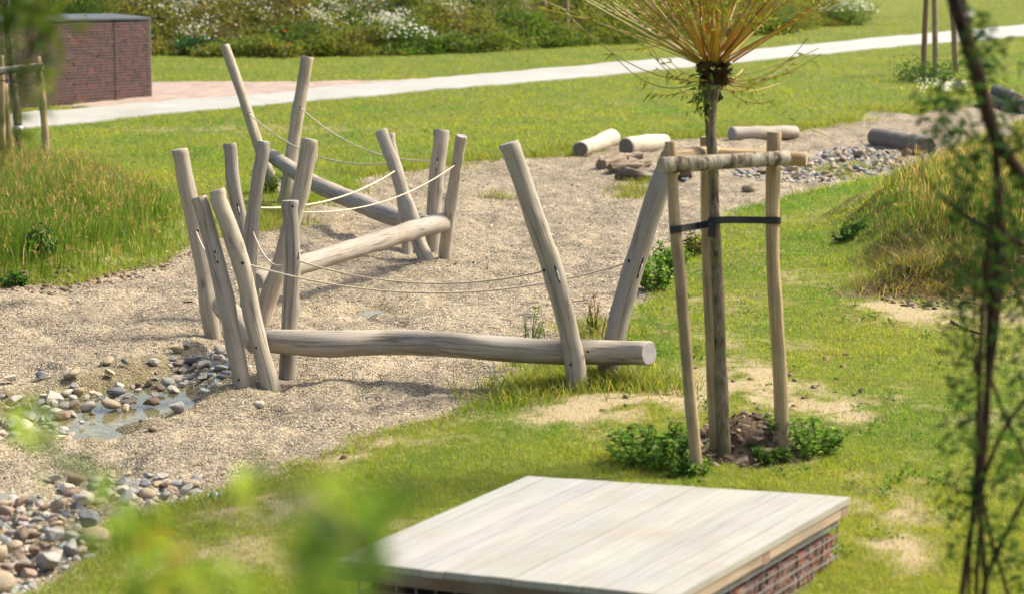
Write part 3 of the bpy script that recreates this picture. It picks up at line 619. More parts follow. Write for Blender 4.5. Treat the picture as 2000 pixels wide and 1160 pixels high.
rim = cz[:, None] + r_[:, None, None] * (np.cos(ang)[None, :, None] * ta[:, None] + np.sin(ang)[None, :, None] * tb[:, None]) * np.where(np.arange(8) % 2, .8, 1.05)[None, :, None]
Vv = np.concatenate([rim, (cz + nrm * .008)[:, None]], 1); Fk = np.stack([np.arange(8), (np.arange(8) + 1) % 8, np.full(8, 8)], -1)
mb.add(Vv.reshape(-1, 3), (np.arange(nd)[:, None, None] * 9 + Fk[None]).reshape(-1, 3), col=np.repeat(pick([(.80, .80, .74), (.72, .73, .62)], nd, .06), 9, axis=0))
ctr = cz + nrm * .014; sq = np.stack([ctr + r_[:, None] * .35 * ta, ctr + r_[:, None] * .35 * tb, ctr - r_[:, None] * .35 * ta, ctr - r_[:, None] * .35 * tb], 1)
mb.add(sq.reshape(-1, 3), np.arange(nd)[:, None] * 4 + np.arange(4)[None], col=(.6, .42, .03))
blades(mb, cz[:, 0], cz[:, 1], DX[:, 2], np.maximum(.05, top - DX[:, 2] - .01), np.full(nd, .012), np.zeros(nd), pick([(.10, .14, .03)], nd))
tag(mb.build("daisies", M['petal']), label="drifts of white ox-eye daisies flowering on the slope", cat="flowers", kind="stuff")
mb = MB(); i = [at(a, b) for a, b in [(random.gauss(1838, 26), random.gauss(183, 5)) for _ in range(140)]]
i = np.array([list(q) for q in i]); m_ = len(i); top = i[:, 2] + rng.uniform(.12, .3, m_)
leaves(mb, np.c_[i[:, :2], top], rng.normal(size=(m_, 3)) + [0, -.3, .2], .06, .05, pick([(.75, .72, .5), (.7, .7, .6)], m_, .08)); blades(mb, i[:, 0], i[:, 1], i[:, 2], top - i[:, 2], np.full(m_, .012), np.zeros(m_), pick(GREENS, m_))
tag(mb.build("yarrow_flowers", M['petal']), label="patch of creamy white flowers in the lawn below the far right stakes", cat="flowers", kind="stuff")

def poppy(px, py, label):
    g = at(px, min(py + 22, 108)); t = P(px, py, g.y - .2); o = empty("poppy", g, label, "flower", "red poppies on the slope")
    mb = MB(); tube(mb, [g, (g + t) / 2 + Vector((.02, 0, 0)), t], .008, 5, caps=False, col=(.08, .12, .03)); mb.build("stem", M['leaf'], o)
    mb = MB(); a = np.linspace(0, 6.28, 6)[:-1]
    leaves(mb, np.repeat([list(t)], 5, 0), np.c_[np.cos(a), np.sin(a), a * 0 + .7], .085, .09, pick([(.65, .05, .02)], 5, .1), droop=.05); mb.build("petals", M['petal'], o)
for a in [(556, 62, "red poppy flowering highest of the three on the slope, on the left"), (570, 60, "red poppy beside the highest poppy, a little to its right"), (564, 87, "red poppy lowest of the three on the slope")]: poppy(*a)

def leafplant(mb, c, hgt, rad, nst, nlf, L, W, cols, stemcol=(.09, .13, .03), up=.6, bushy=False):
    for q in range(nst):
        a = random.uniform(0, 6.28); r = rad * random.random() ** .5; b = Vector((c[0] + math.cos(a) * r * .5, c[1] + math.sin(a) * r * .5, 0)); b.z = hz(b.x, b.y) - .02
        t = Vector((c[0] + math.cos(a) * r, c[1] + math.sin(a) * r, b.z + hgt * random.uniform(.55, 1) * (1 - .35 * (r / rad) ** 2)))
        tube(mb, [b, (b + t) / 2 + Vector((random.gauss(0, .02), random.gauss(0, .02), 0)), t], [.006 * hgt / .5 + .002, .004, .002], 4, caps=False, col=stemcol)
        u_ = rng.uniform(.2 if bushy else .15, 1.0, nlf)[:, None]; C = np.array(b) * (1 - u_) + np.array(t) * u_; an = rng.uniform(0, 6.28, nlf)
        if bushy: C = C + rng.normal(size=(nlf, 3)) * rad * .16
        leaves(mb, C, np.c_[np.cos(an), np.sin(an), rng.uniform(up - .5, up + .5, nlf)], rng.uniform(.6, 1.1, nlf) * L, rng.uniform(.7, 1.1, nlf) * W, pick(cols, nlf, .2), droop=.35)
def shrub(name, px, py, hgt, rad, cols, label, cat, nst=26, nlf=46, L=.12, W=.06, flowers=None):
    g = at(px, py); o = empty(name, g, label, cat); mb = MB(); leafplant(mb, g, hgt, rad, nst, nlf, L, W, cols, bushy=True); mb.build("foliage", M['leaf'], o)
    if flowers:
        mb = MB(); a = rng.uniform(0, 6.28, flowers); r = rad * rng.random(flowers) ** .5; z = hgt * (1 - .45 * (r / rad) ** 2) * rng.uniform(.75, 1.05, flowers)
        C = np.c_[g.x + np.cos(a) * r, g.y + np.sin(a) * r, g.z + z]
        for k in range(3): leaves(mb, C, np.c_[np.cos(a + 2.1 * k), np.sin(a + 2.1 * k), a * 0 + .5], .06, .055, pick([(.78, .77, .66)], flowers, .08), droop=.1)
        mb.build("blossoms", M['petal'], o)
DG = [(.03, .075, .02), (.045, .095, .022)]; MG = [(.07, .13, .02), (.10, .15, .025)]; YG = [(.15, .18, .03), (.20, .20, .04)]
shrub("shrub", 378, 108, .75, .65, [(.02, .075, .035), (.03, .10, .04)], "low blue green shrub at the grass edge left of the tallest post", "shrub")
shrub("shrub", 640, 110, .8, .7, YG, "yellow green shrub at the foot of the slope behind the two tall posts", "shrub")
shrub("shrub", 800, 100, .9, 1.0, DG + MG, "dark green shrub at the foot of the slope topped with white daisies", "shrub", flowers=120)
shrub("shrub", 1060, 82, 1.2, .8, MG, "bright green shrub left of the pale stake on the slope", "shrub")
shrub("shrub", 1650, 50, 1.3, 1.5, DG + MG, "round dark shrub with creamy blossom at the right end of the slope", "shrub", 40, 60, flowers=220)
shrub("shrub", 1520, 68, 1.0, 1.1, DG, "dark green shrub behind the right side of the pollard willow", "shrub")
shrub("shrub", 130, 70, 2.3, 2.0, DG + MG, "large dark bush rising behind the brick gabion wall", "shrub", 60, 70, .15, .07)
shrub("weed_clump", 1815, 160, .55, 1.0, DG, "dark leafy weeds round the feet of the far right stakes", "weeds", 30, 30)

# ------------------------------------------------------------------ rocks
def rockmesh(seed, angular=False):
    r = np.random.default_rng(seed); import bmesh
    bm = bmesh.new(); bmesh.ops.create_icosphere(bm, subdivisions=3, radius=1.0)
    v = np.array([list(q.co) for q in bm.verts]); f = np.array([[q.index for q in p.verts] for p in bm.faces]); bm.free()
    for _ in range(13 if angular else 8):
        d = r.normal(size=3); d /= np.linalg.norm(d); c = r.uniform(.45, .78) if angular else r.uniform(.72, .95); s = v @ d; o = np.maximum(0, s - c); v = v - o[:, None] * d * (.95 if angular else .75)
    ph = r.uniform(0, 6.28, (4, 3)); fr = r.uniform(1.2, 3.2, (4, 3))
    for k in range(4): v = v * (1 + .05 * np.sin(v @ fr[k] + ph[k, 0]))[:, None]
    return v * np.array([1.0, r.uniform(.62, .9), r.uniform(.42, .68)]), f
_rk = {}
def rock(px, py, wpx, colr, var, label, group, sink=.25, name="rock", dz=0.0, tilt=.25, cat="rock", loc=None):
    g = at(px, py) if loc is None else loc; r = wpx / 2 * g.y / FPX
    if px < 470 and 675 < py < 870 and g.z < WL: g = at(px, py + 2) ; g.z = WL - r * random.uniform(.05, .22)
    key = (var % 14, colr)
    if key not in _rk:
        mb = MB(); v, f = rockmesh(500 + key[0], key[0] % 3 != 0); mb.add(v, f, smooth=key[0] % 3 == 0); me = mb.mesh("rock"); me.materials.append(M['rock ' + colr]); _rk[key] = me
    o = bpy.data.objects.new(name, _rk[key]); COL.objects.link(o)
    o.location = (g.x, g.y, g.z + r * (.6 - sink) + dz); o.scale = (r, r, r); o.rotation_euler = (random.gauss(0, tilt), random.gauss(0, tilt), random.uniform(0, 6.28))
    return tag(o, label, cat, group)
GPOND = "stones round the puddle"
POND = [(145, 740, 46, 'tan', 1, "large tan rounded stone at the far edge of the puddle"), (215, 738, 34, 'tan', 4, "tan humped stone standing in the far side of the puddle"), (372, 715, 30, 'dark', 3, "dark purplish stone standing in the far end of the puddle"),
        (432, 694, 34, 'pale', 6, "pale blocky stone behind the puddle beside the leaning post"), (212, 712, 26, 'tan', 9, "small tan square stone on the gravel at the puddle's far rim"), (243, 716, 20, 'dark', 2, "small dark stone next to the square tan one on the puddle's far rim"),
        (300, 714, 26, 'pale', 5, "flat pale tan stone on the far rim of the puddle"), (345, 690, 40, 'tan', 8, "flat tan stone half sunk at the back of the puddle"), (362, 682, 30, 'grey', 11, "flat grey stone behind the flat tan one at the back of the puddle"),
        (82, 742, 36, 'bluish grey', 7, "flat bluish stone half sunk in gravel left of the puddle"), (145, 765, 30, 'grey', 10, "dark wet grey stone in the green left part of the puddle"), (232, 760, 30, 'pale', 13, "pale grey stone in the middle of the puddle"),
        (228, 785, 40, 'bluish grey', 3, "big blue grey angular stone at the near middle of the puddle"), (173, 807, 34, 'pale', 6, "grey pyramid stone at the near edge of the puddle"), (216, 810, 48, 'tan', 12, "long tan oval stone on the near edge of the puddle"),
        (256, 804, 40, 'tan', 1, "brownish oval stone right of the long tan one"), (245, 823, 32, 'tan', 7, "low tan stone in front of the near edge of the puddle"), (298, 811, 46, 'brown', 4, "flat brown slab stone on the near right edge of the puddle"),
        (345, 806, 42, 'grey', 8, "flat grey stone on the near right rim of the puddle"), (328, 755, 30, 'grey', 0, "angular grey stone sticking out of the puddle's bright water"), (345, 722, 22, 'brown', 9, "dark stone reflected in the right part of the puddle"),
        (370, 732, 16, 'brown', 10, "small brown round stone in the right part of the puddle"), (398, 722, 36, 'pale', 5, "flat pale stone at the right end of the puddle"), (402, 705, 24, 'pale', 2, "pale rounded stone beside the leaning posts at the puddle's end"),
        (425, 710, 22, 'tan', 7, "small tan round stone against the leaning post by the puddle"), (315, 782, 18, 'brown', 6, "small brown pointed stone standing in the bright water"), (270, 770, 14, 'dark', 12, "tiny dark stone in the middle of the bright water"),
        (292, 765, 26, 'brown', 11, "flat brown stone lying in the bright water"), (180, 834, 18, 'brown', 13, "small stone in the small near pool of the puddle"), (160, 848, 14, 'pale', 5, "pale pointed stone at the tip of the small near pool"),
        (80, 820, 42, 'pale', 3, "pale block stone left of the near pool"), (105, 800, 44, 'pale', 8, "big pale oval stone in the left heap of the puddle"), (95, 835, 30, 'bluish grey', 10, "bluish flat stone in front of the left heap"),
        (20, 750, 40, 'pale', 4, "pale flat stone at the far left end of the puddle"), (275, 832, 14, 'pinkish', 2, "small pinkish stone before the brown slab stone")]
for a in POND: rock(*a, GPOND, sink=.22, dz=.02 if a[2] > 25 else .03)
rock(298, 842, 36, 'brown', 7, "lone flat dark brown stone on the gravel in front of the puddle", None); rock(505, 792, 30, 'pale', 3, "lone pale stone half buried in the gravel right of the puddle", None, sink=.4)
rock(1464, 375, 40, 'tan', 6, "lone flat tan stone on the gravel behind the tree stakes", None); rock(1206, 352, 16, 'grey', 4, "small grey stone beside the rotten logs", None)
rock(1338, 354, 18, 'bluish grey', 8, "small bluish stone at the right end of the rotten logs", None); rock(1355, 346, 14, 'pale', 2, "pale little stone by the end of the rotten logs", None)
rock(672, 895, 22, 'brown', 9, "small dark stone in the gravel's front grass edge", None, sink=.35)
LBL = {}
def heap(n, poly, wmin, wmax, group, where, var0, layers=0, small=.0):
    poly = np.array(poly, float); x0, y0 = poly.min(0); x1, y1 = poly.max(0); placed = []; tries = 0
    cl = ['grey', 'grey', 'bluish grey', 'tan', 'pale', 'grey', 'pale', 'pale', 'tan', 'brown'] if small == 0 else ['grey', 'grey', 'bluish grey', 'grey', 'tan', 'pinkish', 'brown', 'brown', 'tan', 'grey']
    while len(placed) < n and tries < 30000:
        tries += 1; px = random.uniform(x0, x1); py = random.uniform(y0, y1)
        if sdf(poly, np.array([px]), np.array([py]))[0] > 0: continue
        wp = random.uniform(wmin, wmax) * (.75 + .5 * (py - y0) / (y1 - y0 + 1)); 
        if random.random() < small: wp *= .55
        if any(abs(px - a) < (wp + c) * .36 and abs(py - b) < (wp + c) * .15 for a, b, c in placed): continue
        placed.append((px, py, wp)); c = random.choice(cl)
        big = 'large' if wp > wmin + .62 * (wmax - wmin) else ('small' if wp < wmin + .2 * (wmax - wmin) else 'medium')
        shp = 'angular' if (var0 + len(placed)) % 14 % 3 != 0 else 'rounded'
        rock(px, py, wp, c, var0 + len(placed), f"{big} {shp} {c} stone {where}", group, sink=.15, dz=(random.random() * layers))
heap(16, [(235, 740), (300, 722), (380, 712), (396, 740), (370, 772), (300, 798), (240, 806)], 12, 30, "little stones standing in the bright water", "standing in the bright water of the puddle", 2)
heap(58, [(-60, 762), (60, 778), (130, 770), (190, 785), (270, 790), (190, 800), (130, 830), (60, 850), (-60, 860)], 18, 40, "stones heaped at the left end of the puddle", "in the heap at the left end of the puddle", 0, .02)
heap(24, [(330, 700), (390, 682), (440, 686), (480, 712), (440, 745), (405, 750), (385, 735), (340, 725)], 14, 28, "little stones at the right end of the puddle", "among the wet stones below the leaning posts", 5)
heap(80, [(-80, 985), (60, 990), (150, 985), (180, 1020), (215, 1045), (190, 1085), (150, 1110), (80, 1130), (40, 1160), (-80, 1180)], 26, 70, "cobbles piled in the bottom left corner", "in the cobble pile in the bottom left corner", 3, .07, .25)
heap(24, [(90, 945), (170, 935), (290, 935), (400, 945), (400, 962), (320, 985), (230, 990), (150, 985)], 26, 50, "cobbles along the near edge of the gravel", "in the row along the near gravel edge", 9, .02)
heap(62, [(1440, 335), (1500, 330), (1570, 322), (1600, 300), (1690, 290), (1760, 305), (1820, 318), (1810, 340), (1730, 342), (1690, 338), (1620, 358), (1540, 352), (1440, 348)], 11, 34, "cobbles heaped on the far gravel", "in the cobble heap by the grey brown log", 2, .05, .15)

# ------------------------------------------------------------------ climbing frame of leaning posts, beams and ropes
POSTS = {   # picture points base -> top, width at base / top, how far the top leans away (m)
 1: ([(418, 662), (398, 540), (372, 400), (350, 292)], 36, 31, -.05), 2: ([(473, 752), (455, 655), (425, 520), (388, 385)], 37, 33, .10),
 3: ([(531, 760), (500, 640), (465, 500), (424, 371)], 38, 32, .05), 4: ([(561, 741), (567, 600), (570, 500), (566, 392)], 33, 31, .05),
 5: ([(498, 612), (478, 480), (462, 390), (448, 281)], 30, 26, .15), 6: ([(482, 645), (487, 520), (498, 400), (514, 276)], 31, 26, .05),
 7: ([(508, 640), (545, 520), (582, 400), (606, 272)], 38, 33, .10), 8: ([(546, 378), (527, 342), (500, 270), (470, 178), (439, 89)], 24, 18, .3),
 9: ([(556, 398), (567, 320), (582, 225), (600, 111)], 29, 24, .1), 10: ([(832, 506), (808, 440), (778, 345), (744, 257)], 32, 25, .55),
 11: ([(796, 497), (790, 430), (778, 345), (763, 262)], 22, 17, .3), 12: ([(846, 492), (847, 440), (853, 350), (863, 254)], 31, 30, .1),
 13: ([(869, 505), (876, 440), (889, 350), (902, 266)], 25, 22, -.35), 14: ([(1131, 758), (1104, 625), (1063, 480), (1017, 350), (993, 280)], 44, 40, .05),
 15: ([(1184, 742), (1203, 650), (1232, 540), (1277, 400), (1322, 288)], 45, 42, .15)}
fr = empty("climbing_frame", at(700, 640), "silver grey climbing frame of leaning posts, low balance beams and slack ropes on the gravel", "climbing frame")
AX = {}
for k, (pp, w0, w1, lean) in POSTS.items():
    g = at(*pp[0]); y0, y1 = pp[0][1], pp[-1][1]
    pts = [P(a, b, g.y + lean * (y0 - b) / (y0 - y1)) for a, b in pp]
    d = (pts[0] - pts[1]).normalized(); pts = [pts[0] + d * .3] + pts
    p = np.array([list(q) for q in pts]); m_ = len(p); rad = np.linspace(w0 / 2, w1 / 2, m_) * p[:, 1] / FPX
    pc = catmull(p, 64); rc = np.interp(np.linspace(0, 1, 64), np.linspace(0, 1, m_), rad)
    pc[2:-2] += (np.stack([vnoise(np.arange(60) * .1, np.full(60, k * 3.3), 7), vnoise(np.arange(60) * .1, np.full(60, k * 5.1), 9), np.zeros(60)], -1) - .5) * [.02, .02, 0]
    mb = MB(); tube(mb, pc, rc, 22, rough=.15, seed=k, bevel=.09, freq=1.35, knots=4)
    o = mb.build("post", [M['post'], M['post_end']], fr); AX[k] = (pc, rc, o)
def axis(k, py):
    pc, rc, o = AX[k]; dy = ct * pc[:, 1] - st * (pc[:, 2] - HC); dv = st * pc[:, 1] + ct * (pc[:, 2] - HC); yy = 580 - FPX * dv / dy
    i = np.argsort(yy); return np.array([np.interp(py, yy[i], pc[i, q]) for q in range(3)]), float(np.interp(py, yy[i], rc[i])), o
def slot(k, py, length, side=0.0):
    a, r, o = axis(k, py - length / 2); b, _, _ = axis(k, py + length / 2); T = (b - a) / np.linalg.norm(b - a)
    nrm = np.array([math.sin(side), -math.cos(side), .12]); nrm -= T * nrm.dot(T); nrm /= np.linalg.norm(nrm)
    mb = MB(); tube(mb, [a + nrm * r * .98, (a * .5 + b * .5) + nrm * (r * .985 + .001), b + nrm * r * .98], [.006, .010, .006], 8, flatten=None, capmat=0); s = mb.build("rope_slot", M['dark'], o); PARINV[s.name] = Matrix.Identity(4)
    mb = MB(); c = (a + b) / 2; tube(mb, [c - T * length * .25 * c[1] / FPX + nrm * (r + .006), c + nrm * (r + .007), c + T * length * .3 * c[1] / FPX + nrm * (r + .006)], .006, 6, capmat=0); q = mb.build("rope_loop", M['rope'], o)
for a in [(5, 410, 24, .2), (12, 322, 24, -.1), (2, 502, 26, .25), (14, 537, 36, .35), (15, 520, 40, .6), (4, 500, 14, .9)]: slot(*a)
def hole(k, py, side):
    c, r, o = axis(k, py); nrm = np.array([math.sin(side), -math.cos(side), 0]); mb = MB()
    tube(mb, [c + nrm * (r - .01), c + nrm * (r + .004)], .011, 10, capmat=0, bevel=.2); mb.build("bolt", M['bolt'], o)
for a in [(2, 738, -.1), (14, 708, -.4), (3, 676, -.3), (13, 382, .2), (4, 402, .5)]: hole(*a)
def beam(pp, wpx, seed, zs=None):
    p = np.array([list(P(a, b, Y)) for a, b, Y in pp]); rad = np.interp(np.linspace(0, 1, 44), np.linspace(0, 1, len(wpx)), np.array(wpx) / 2); pc = catmull(p, 44); rad = rad * pc[:, 1] / FPX
    mb = MB(); tube(mb, pc, rad, 24, rough=.11, seed=seed, bevel=.10, freq=1.2, knots=4); return mb.build("balance_beam", [M['post'], M['post_end']], fr)
y3, y4 = at(531, 760).y, at(561, 741).y; ym = (y3 + y4) / 2 + .02
yr = (at(1130, 758).y + at(1184, 742).y) / 2 - .03
b1 = beam([(508, 664, ym + .12), (560, 667, ym), (650, 671, ym - .05), (780, 668, ym), (900, 674, yr), (1010, 683, yr), (1110, 687, yr + .02), (1200, 688, yr), (1268, 690, yr - .22)], [44, 50, 52, 50, 49, 50, 50, 50, 50], 31)
mb = MB(); q = P(1148, 686, yr - .125); tube(mb, [q, q + Vector((0, -.02, 0))], .011, 10, capmat=0); mb.build("bolt", M['bolt'], b1)
beam([(432, 596, at(418, 662).y - .32), (452, 612, 17.25), (478, 640, 16.6), (504, 672, ym + .30)], [40, 44, 46, 46], 33)
beam([(499, 549, 18.95), (560, 526, 19.6), (640, 502, 20.5), (720, 477, 21.5), (800, 452, 22.5), (866, 434, 23.3)], [34, 36, 37, 38, 38, 37], 35)
beam([(530, 305, 29.0), (575, 335, 28.4), (620, 362, 27.4), (690, 392, 26.2), (740, 413, 25.3), (785, 428, 24.6), (828, 436, 23.9)], [28, 30, 32, 36, 38, 36, 34], 37)
def rope(ka, pa, kb, pb, pm=None, r=.009):
    a, ra, _ = axis(ka, pa); b, rb, _ = axis(kb, pb); m = (a + b) / 2
    if pm is not None:
        dx, dy, dz = raydir(1000, pm); sag = m[2] - (HC + float(dz / dy) * m[1])
    else: sag = .05
    t = np.linspace(0, 1, 40)[:, None]; pts = a * (1 - t) + b * t; pts[:, 2] -= 4 * sag * (t * (1 - t))[:, 0]
    mb = MB(); tube(mb, pts, r, 8, caps=False, col=(1, 1, 1)); mb.build("rope", M['rope'], fr)
for a in [(8, 221, 11, 318, 303), (9, 209, 12, 314, 291), (10, 333, 6, 406, 389), (13, 320, 7, 414, 393), (6, 447, 4, 500, 514), (1, 450, 2, 512, 492), (3, 512, 15, 508, 572), (4, 506, 14, 526, 553)]:
    rope(*a, r=.0072 if a[0] < 8 or a[0] > 12 else .0095)
for k_, py_, sd_ in [(8, 221, .5), (9, 209, .3), (10, 333, .4), (13, 320, -.4), (6, 447, .2), (1, 450, .4), (3, 512, .4), (14, 526, -.9), (15, 508, -.8)]:
    c, r, o = axis(k_, py_); nrm = np.array([math.sin(sd_), -math.cos(sd_), 0]); mb = MB(); tube(mb, [c + nrm * (r - .02), c + nrm * (r + .004)], .0125, 10, capmat=0); mb.build("rope_hole", M['dark'], o)

# ------------------------------------------------------------------ staked trees
def stake(mb_root, pp, wpx, lean=0.0, cut=(1, 1, 1), base=None, name="stake", mats=None):
    g = at(*pp[0]) if base is None else base; y0, y1 = pp[0][1], pp[-1][1]
    p = np.array([list(P(a, b, g.y + lean * (y0 - b) / (y0 - y1))) for a, b in pp]); d = p[0] - p[1]; p = np.vstack([p[0] + d / np.linalg.norm(d) * .25, p])
    n_ = 30; pc = catmull(p, n_); rad = np.interp(np.linspace(0, 1, n_), np.linspace(0, 1, 2), [wpx[0] / 2, wpx[1] / 2]) * pc[:, 1] / FPX
    mb = MB(); tube(mb, pc, rad, 16, rough=.12, seed=int(pp[0][0])); return mb.build(name, mats or [M['stake'], M['stake_end']], mb_root)
sup = empty("tree_stakes", at(1440, 905), "three tall peeled wooden stakes with top rails and black straps round the pollard willow", "tree stakes")
SL = [(1362, 922), (1346, 760), (1330, 560), (1318, 430), (1310, 277)]; SR = [(1527, 862), (1524, 740), (1516, 620), (1509, 480), (1512, 258)]; SB = [(1399, 900), (1394, 760), (1385, 560), (1381, 420), (1378, 268)]
gl, gr, gb = at(*SL[0]), at(*SR[0]), at(*SB[0]); gb = gb + Vector((0, .22, 0))
stake(sup, SL, (25, 23), .0); stake(sup, SR, (28, 27), .0); stake(sup, SB, (28, 24), .0, base=gb)
yl, yr_ = gl.y - .085, gr.y - .1
def rail(a, b, w, mats):
    p = np.array([list(a), list(b)]); pc = catmull(p, 16); mb = MB(); tube(mb, pc, w / 2 * pc[:, 1] / FPX, 16, rough=.12, seed=int(w * 7), bevel=.1); return mb.build("rail", mats, sup)
rail(P(1290, 324, yl), P(1537, 309, yr_), 31, [M['rail'], M['stake_end']])
rail(P(1576, 312, gr.y + .02), P(1366, 303, gb.y + .10), 30, [M['stake'], M['stake_end']])
rail(P(1300, 306, gl.y + .09), P(1398, 298, gb.y + .09), 26, [M['stake'], M['stake_end']])
def strap(pp, hgt, thick=.006):
    p = catmull([list(q) for q in pp], 40); mb = MB(); T = np.gradient(p, axis=0); T /= np.linalg.norm(T, axis=1)[:, None]; nn = np.cross(T, [0, 0, 1]); up_ = np.array([0, 0, hgt / 2])
    V = np.stack([p - up_ - nn * thick / 2, p - up_ + nn * thick / 2, p + up_ + nn * thick / 2, p + up_ - nn * thick / 2], 1)
    i = np.arange(39)[:, None] * 4; F = np.concatenate([np.stack([i[:, 0] + j, i[:, 0] + (j + 1) % 4, i[:, 0] + 4 + (j + 1) % 4, i[:, 0] + 4 + j], -1) for j in range(4)])
    mb.add(V.reshape(-1, 3), F); mb.more(np.array([[0, 3, 2, 1], [156, 157, 158, 159]])); return mb.build("strap", M['black'], sup)
trY = gb.y - .17
strap([P(1309, 446, gl.y + .02), P(1309, 449, gl.y - .04), P(1318, 449, gl.y - .05), P(1335, 446, gl.y - .048), P(1360, 442, trY - .05), P(1392, 436, trY - .07), P(1402, 433, trY - .02)], .045)
strap([P(1385, 432, trY + .0), P(1384, 432, trY - .05), P(1398, 431, trY - .075), P(1420, 430, trY - .04), P(1460, 430, gr.y - .05), P(1505, 431, gr.y - .056), P(1523, 431, gr.y - .04), P(1525, 431, gr.y + .02)], .045)
mb = MB(); q = P(1383, 436, trY - .078); s_ = q.y / FPX; box(mb, q, (16 * s_, 0, 0), (0, .012, 0), (0, 0, -28 * s_)); mb.build("buckle", M['black'], sup)

wt = empty("pollard_willow", at(1412, 914), "young pollard willow with a dark knobbly head and a fan of orange brown shoots", "tree")
TR = [(1415, 914, trY + .0), (1411, 820, trY), (1407, 700, trY), (1401, 560, trY), (1396, 440, trY), (1394, 340, trY + .02), (1388, 260, trY + .05), (1387, 205, trY + .05), (1390, 165, trY + .05)]
p = np.array([list(P(*q)) for q in TR]); p = np.vstack([p[0] - [0, 0, .25], p]); pc = catmull(p, 46)
rad = np.interp(np.linspace(0, 1, 46), [0, .12, .4, .62, .8, .92, 1], np.array([19, 15, 11.5, 10, 11, 14, 17])) * pc[:, 1] / FPX
mb = MB(); tube(mb, pc, rad, 18, rough=.22, seed=77); mb.build("trunk", [M['trunk'], M['trunk']], wt)
HD = np.array(list(P(1393, 150, trY + .05))); ps = trY / FPX
mb = MB()
for (dx, dy, r, sq) in [(0, 0, 24, 1.1), (-17, -22, 18, 1), (18, -24, 19, 1), (3, 22, 18, 1.3), (13, 4, 20, 1.2), (-9, 8, 18, 1.2), (6, 38, 13, 1.4), (0, -30, 20, .9), (24, -10, 13, 1), (-23, -12, 12, 1)]:
    v, f = rockmesh(900 + int(dx * 7 + dy), False); mb.add((v / np.abs(v).max()) * np.array([r, r, r * sq]) * .80 * ps * (1 + .6 * vnoise(v[:, 0] * 6 + 9, v[:, 2] * 4 + v[:, 1] * 3 + 9, 3)[:, None]) + HD + np.array([dx * ps, random.uniform(-12, 12) * ps, -dy * ps]), f, smooth=True, uv=np.c_[v[:, 0] * .06, v[:, 2] * .06])
for q in range(170):
    d = rng.normal(size=3); d[2] = abs(d[2]) * .8 - .3; d /= np.linalg.norm(d); b0 = HD + d * [.07, .07, .09] * random.uniform(.6, 1); e_ = b0 + (d + rng.normal(size=3) * .4) * random.uniform(.02, .065)
    tube(mb, [b0, e_], [.006, .002], 5, caps=False)
mb.build("pollard_head", M['knuckle'], wt)
mb = MB(); ml = MB(); SHC = [(.42, .24, .025), (.48, .33, .035), (.34, .15, .02), (.26, .09, .022), (.44, .32, .035), (.34, .29, .04)]
for q in range(98):
    if q < 78: az = random.uniform(0, 6.28); el = math.asin(random.uniform(.42, .995)); L = random.uniform(.8, 1.6); curl = random.uniform(-.12, .10)
    else: az = random.uniform(0, 6.28); el = random.uniform(-.45, .30); L = random.uniform(.3, .85); curl = random.uniform(.1, .8)
    d = np.array([math.cos(az) * math.cos(el), math.sin(az) * math.cos(el) * .8, math.sin(el)]); d[0] -= .10 * (q < 78)
    d /= np.linalg.norm(d)
    b0 = HD + d * [.10, .10, .06] + np.array([0, 0, .06 if el > .4 else -.03]) + np.array([random.gauss(0, .022), random.gauss(0, .022), 0])
    s = np.linspace(0, 1, 9)[:, None]; bend = np.array([random.gauss(0, .1), random.gauss(0, .1), 0])
    pts = b0 + d * L * s + np.array([0, 0, 1.]) * L * (curl * s * s - (.10 * s if q >= 78 else 0)) + bend * s * s
    r0 = random.uniform(.005, .0095) if q < 78 else random.uniform(.0025, .0045)
    c = pick(SHC, 1, .15)[0]
    tube(mb, pts, np.linspace(r0, .003, 9), 6, caps=False, col=c)
    if q < 78:
        for _f in range(random.randint(1, 3)):
            i_ = random.randint(2, 6); dd = d + rng.normal(size=3) * .35; dd /= np.linalg.norm(dd); lf = random.uniform(.2, .5); t9 = np.linspace(0, 1, 5)[:, None]; fp = pts[i_] + dd * lf * t9 + np.array([0, 0, .12]) * t9 ** 2 * lf
            tube(mb, fp, np.linspace(r0 * .5, .0015, 5), 5, caps=False, col=c); m9 = random.randint(4, 10); u9 = rng.random(m9)[:, None]
            leaves(ml, pts[i_] + dd * lf * u9, dd + rng.normal(size=(m9, 3)) * .7, rng.uniform(.035, .07, m9), rng.uniform(.010, .016, m9), pick([(.20, .24, .03), (.16, .21, .025), (.26, .26, .04)], m9), droop=.2)
    nl = random.randint(8, 24) if q < 78 else random.randint(2, 7); t_ = rng.uniform(.25, 1.0, nl); i = np.clip((t_ * 8).astype(int), 0, 7); fr_ = (t_ * 8 - i)[:, None]; C = pts[i] * (1 - fr_) + pts[i + 1] * fr_
    leaves(ml, C, d + rng.normal(size=(nl, 3)) * .7, rng.uniform(.04, .085, nl), rng.uniform(.012, .02, nl), pick([(.16, .20, .03), (.12, .17, .025), (.22, .22, .04)], nl), droop=.2)
v0 = P(1372, 185, trY - .02); leaves(ml, np.array(v0) + rng.normal(size=(70, 3)) * [.03, .03, .07], rng.normal(size=(70, 3)), rng.uniform(.04, .07, 70), .018, pick([(.10, .17, .03), (.14, .2, .04)], 70), droop=.4)
sm, nt, b = nodes("willow_shoot_bark"); a_ = N(nt, "ShaderNodeAttribute", attribute_name="Col"); nt.links.new(a_.outputs[0], b.inputs["Base Color"]); b.inputs["Roughness"].default_value = .45
cr = mb.build("crown", sm, wt); PARINV[cr.name] = Matrix.Identity(4); ml.build("leaves", M['leaf'], cr)
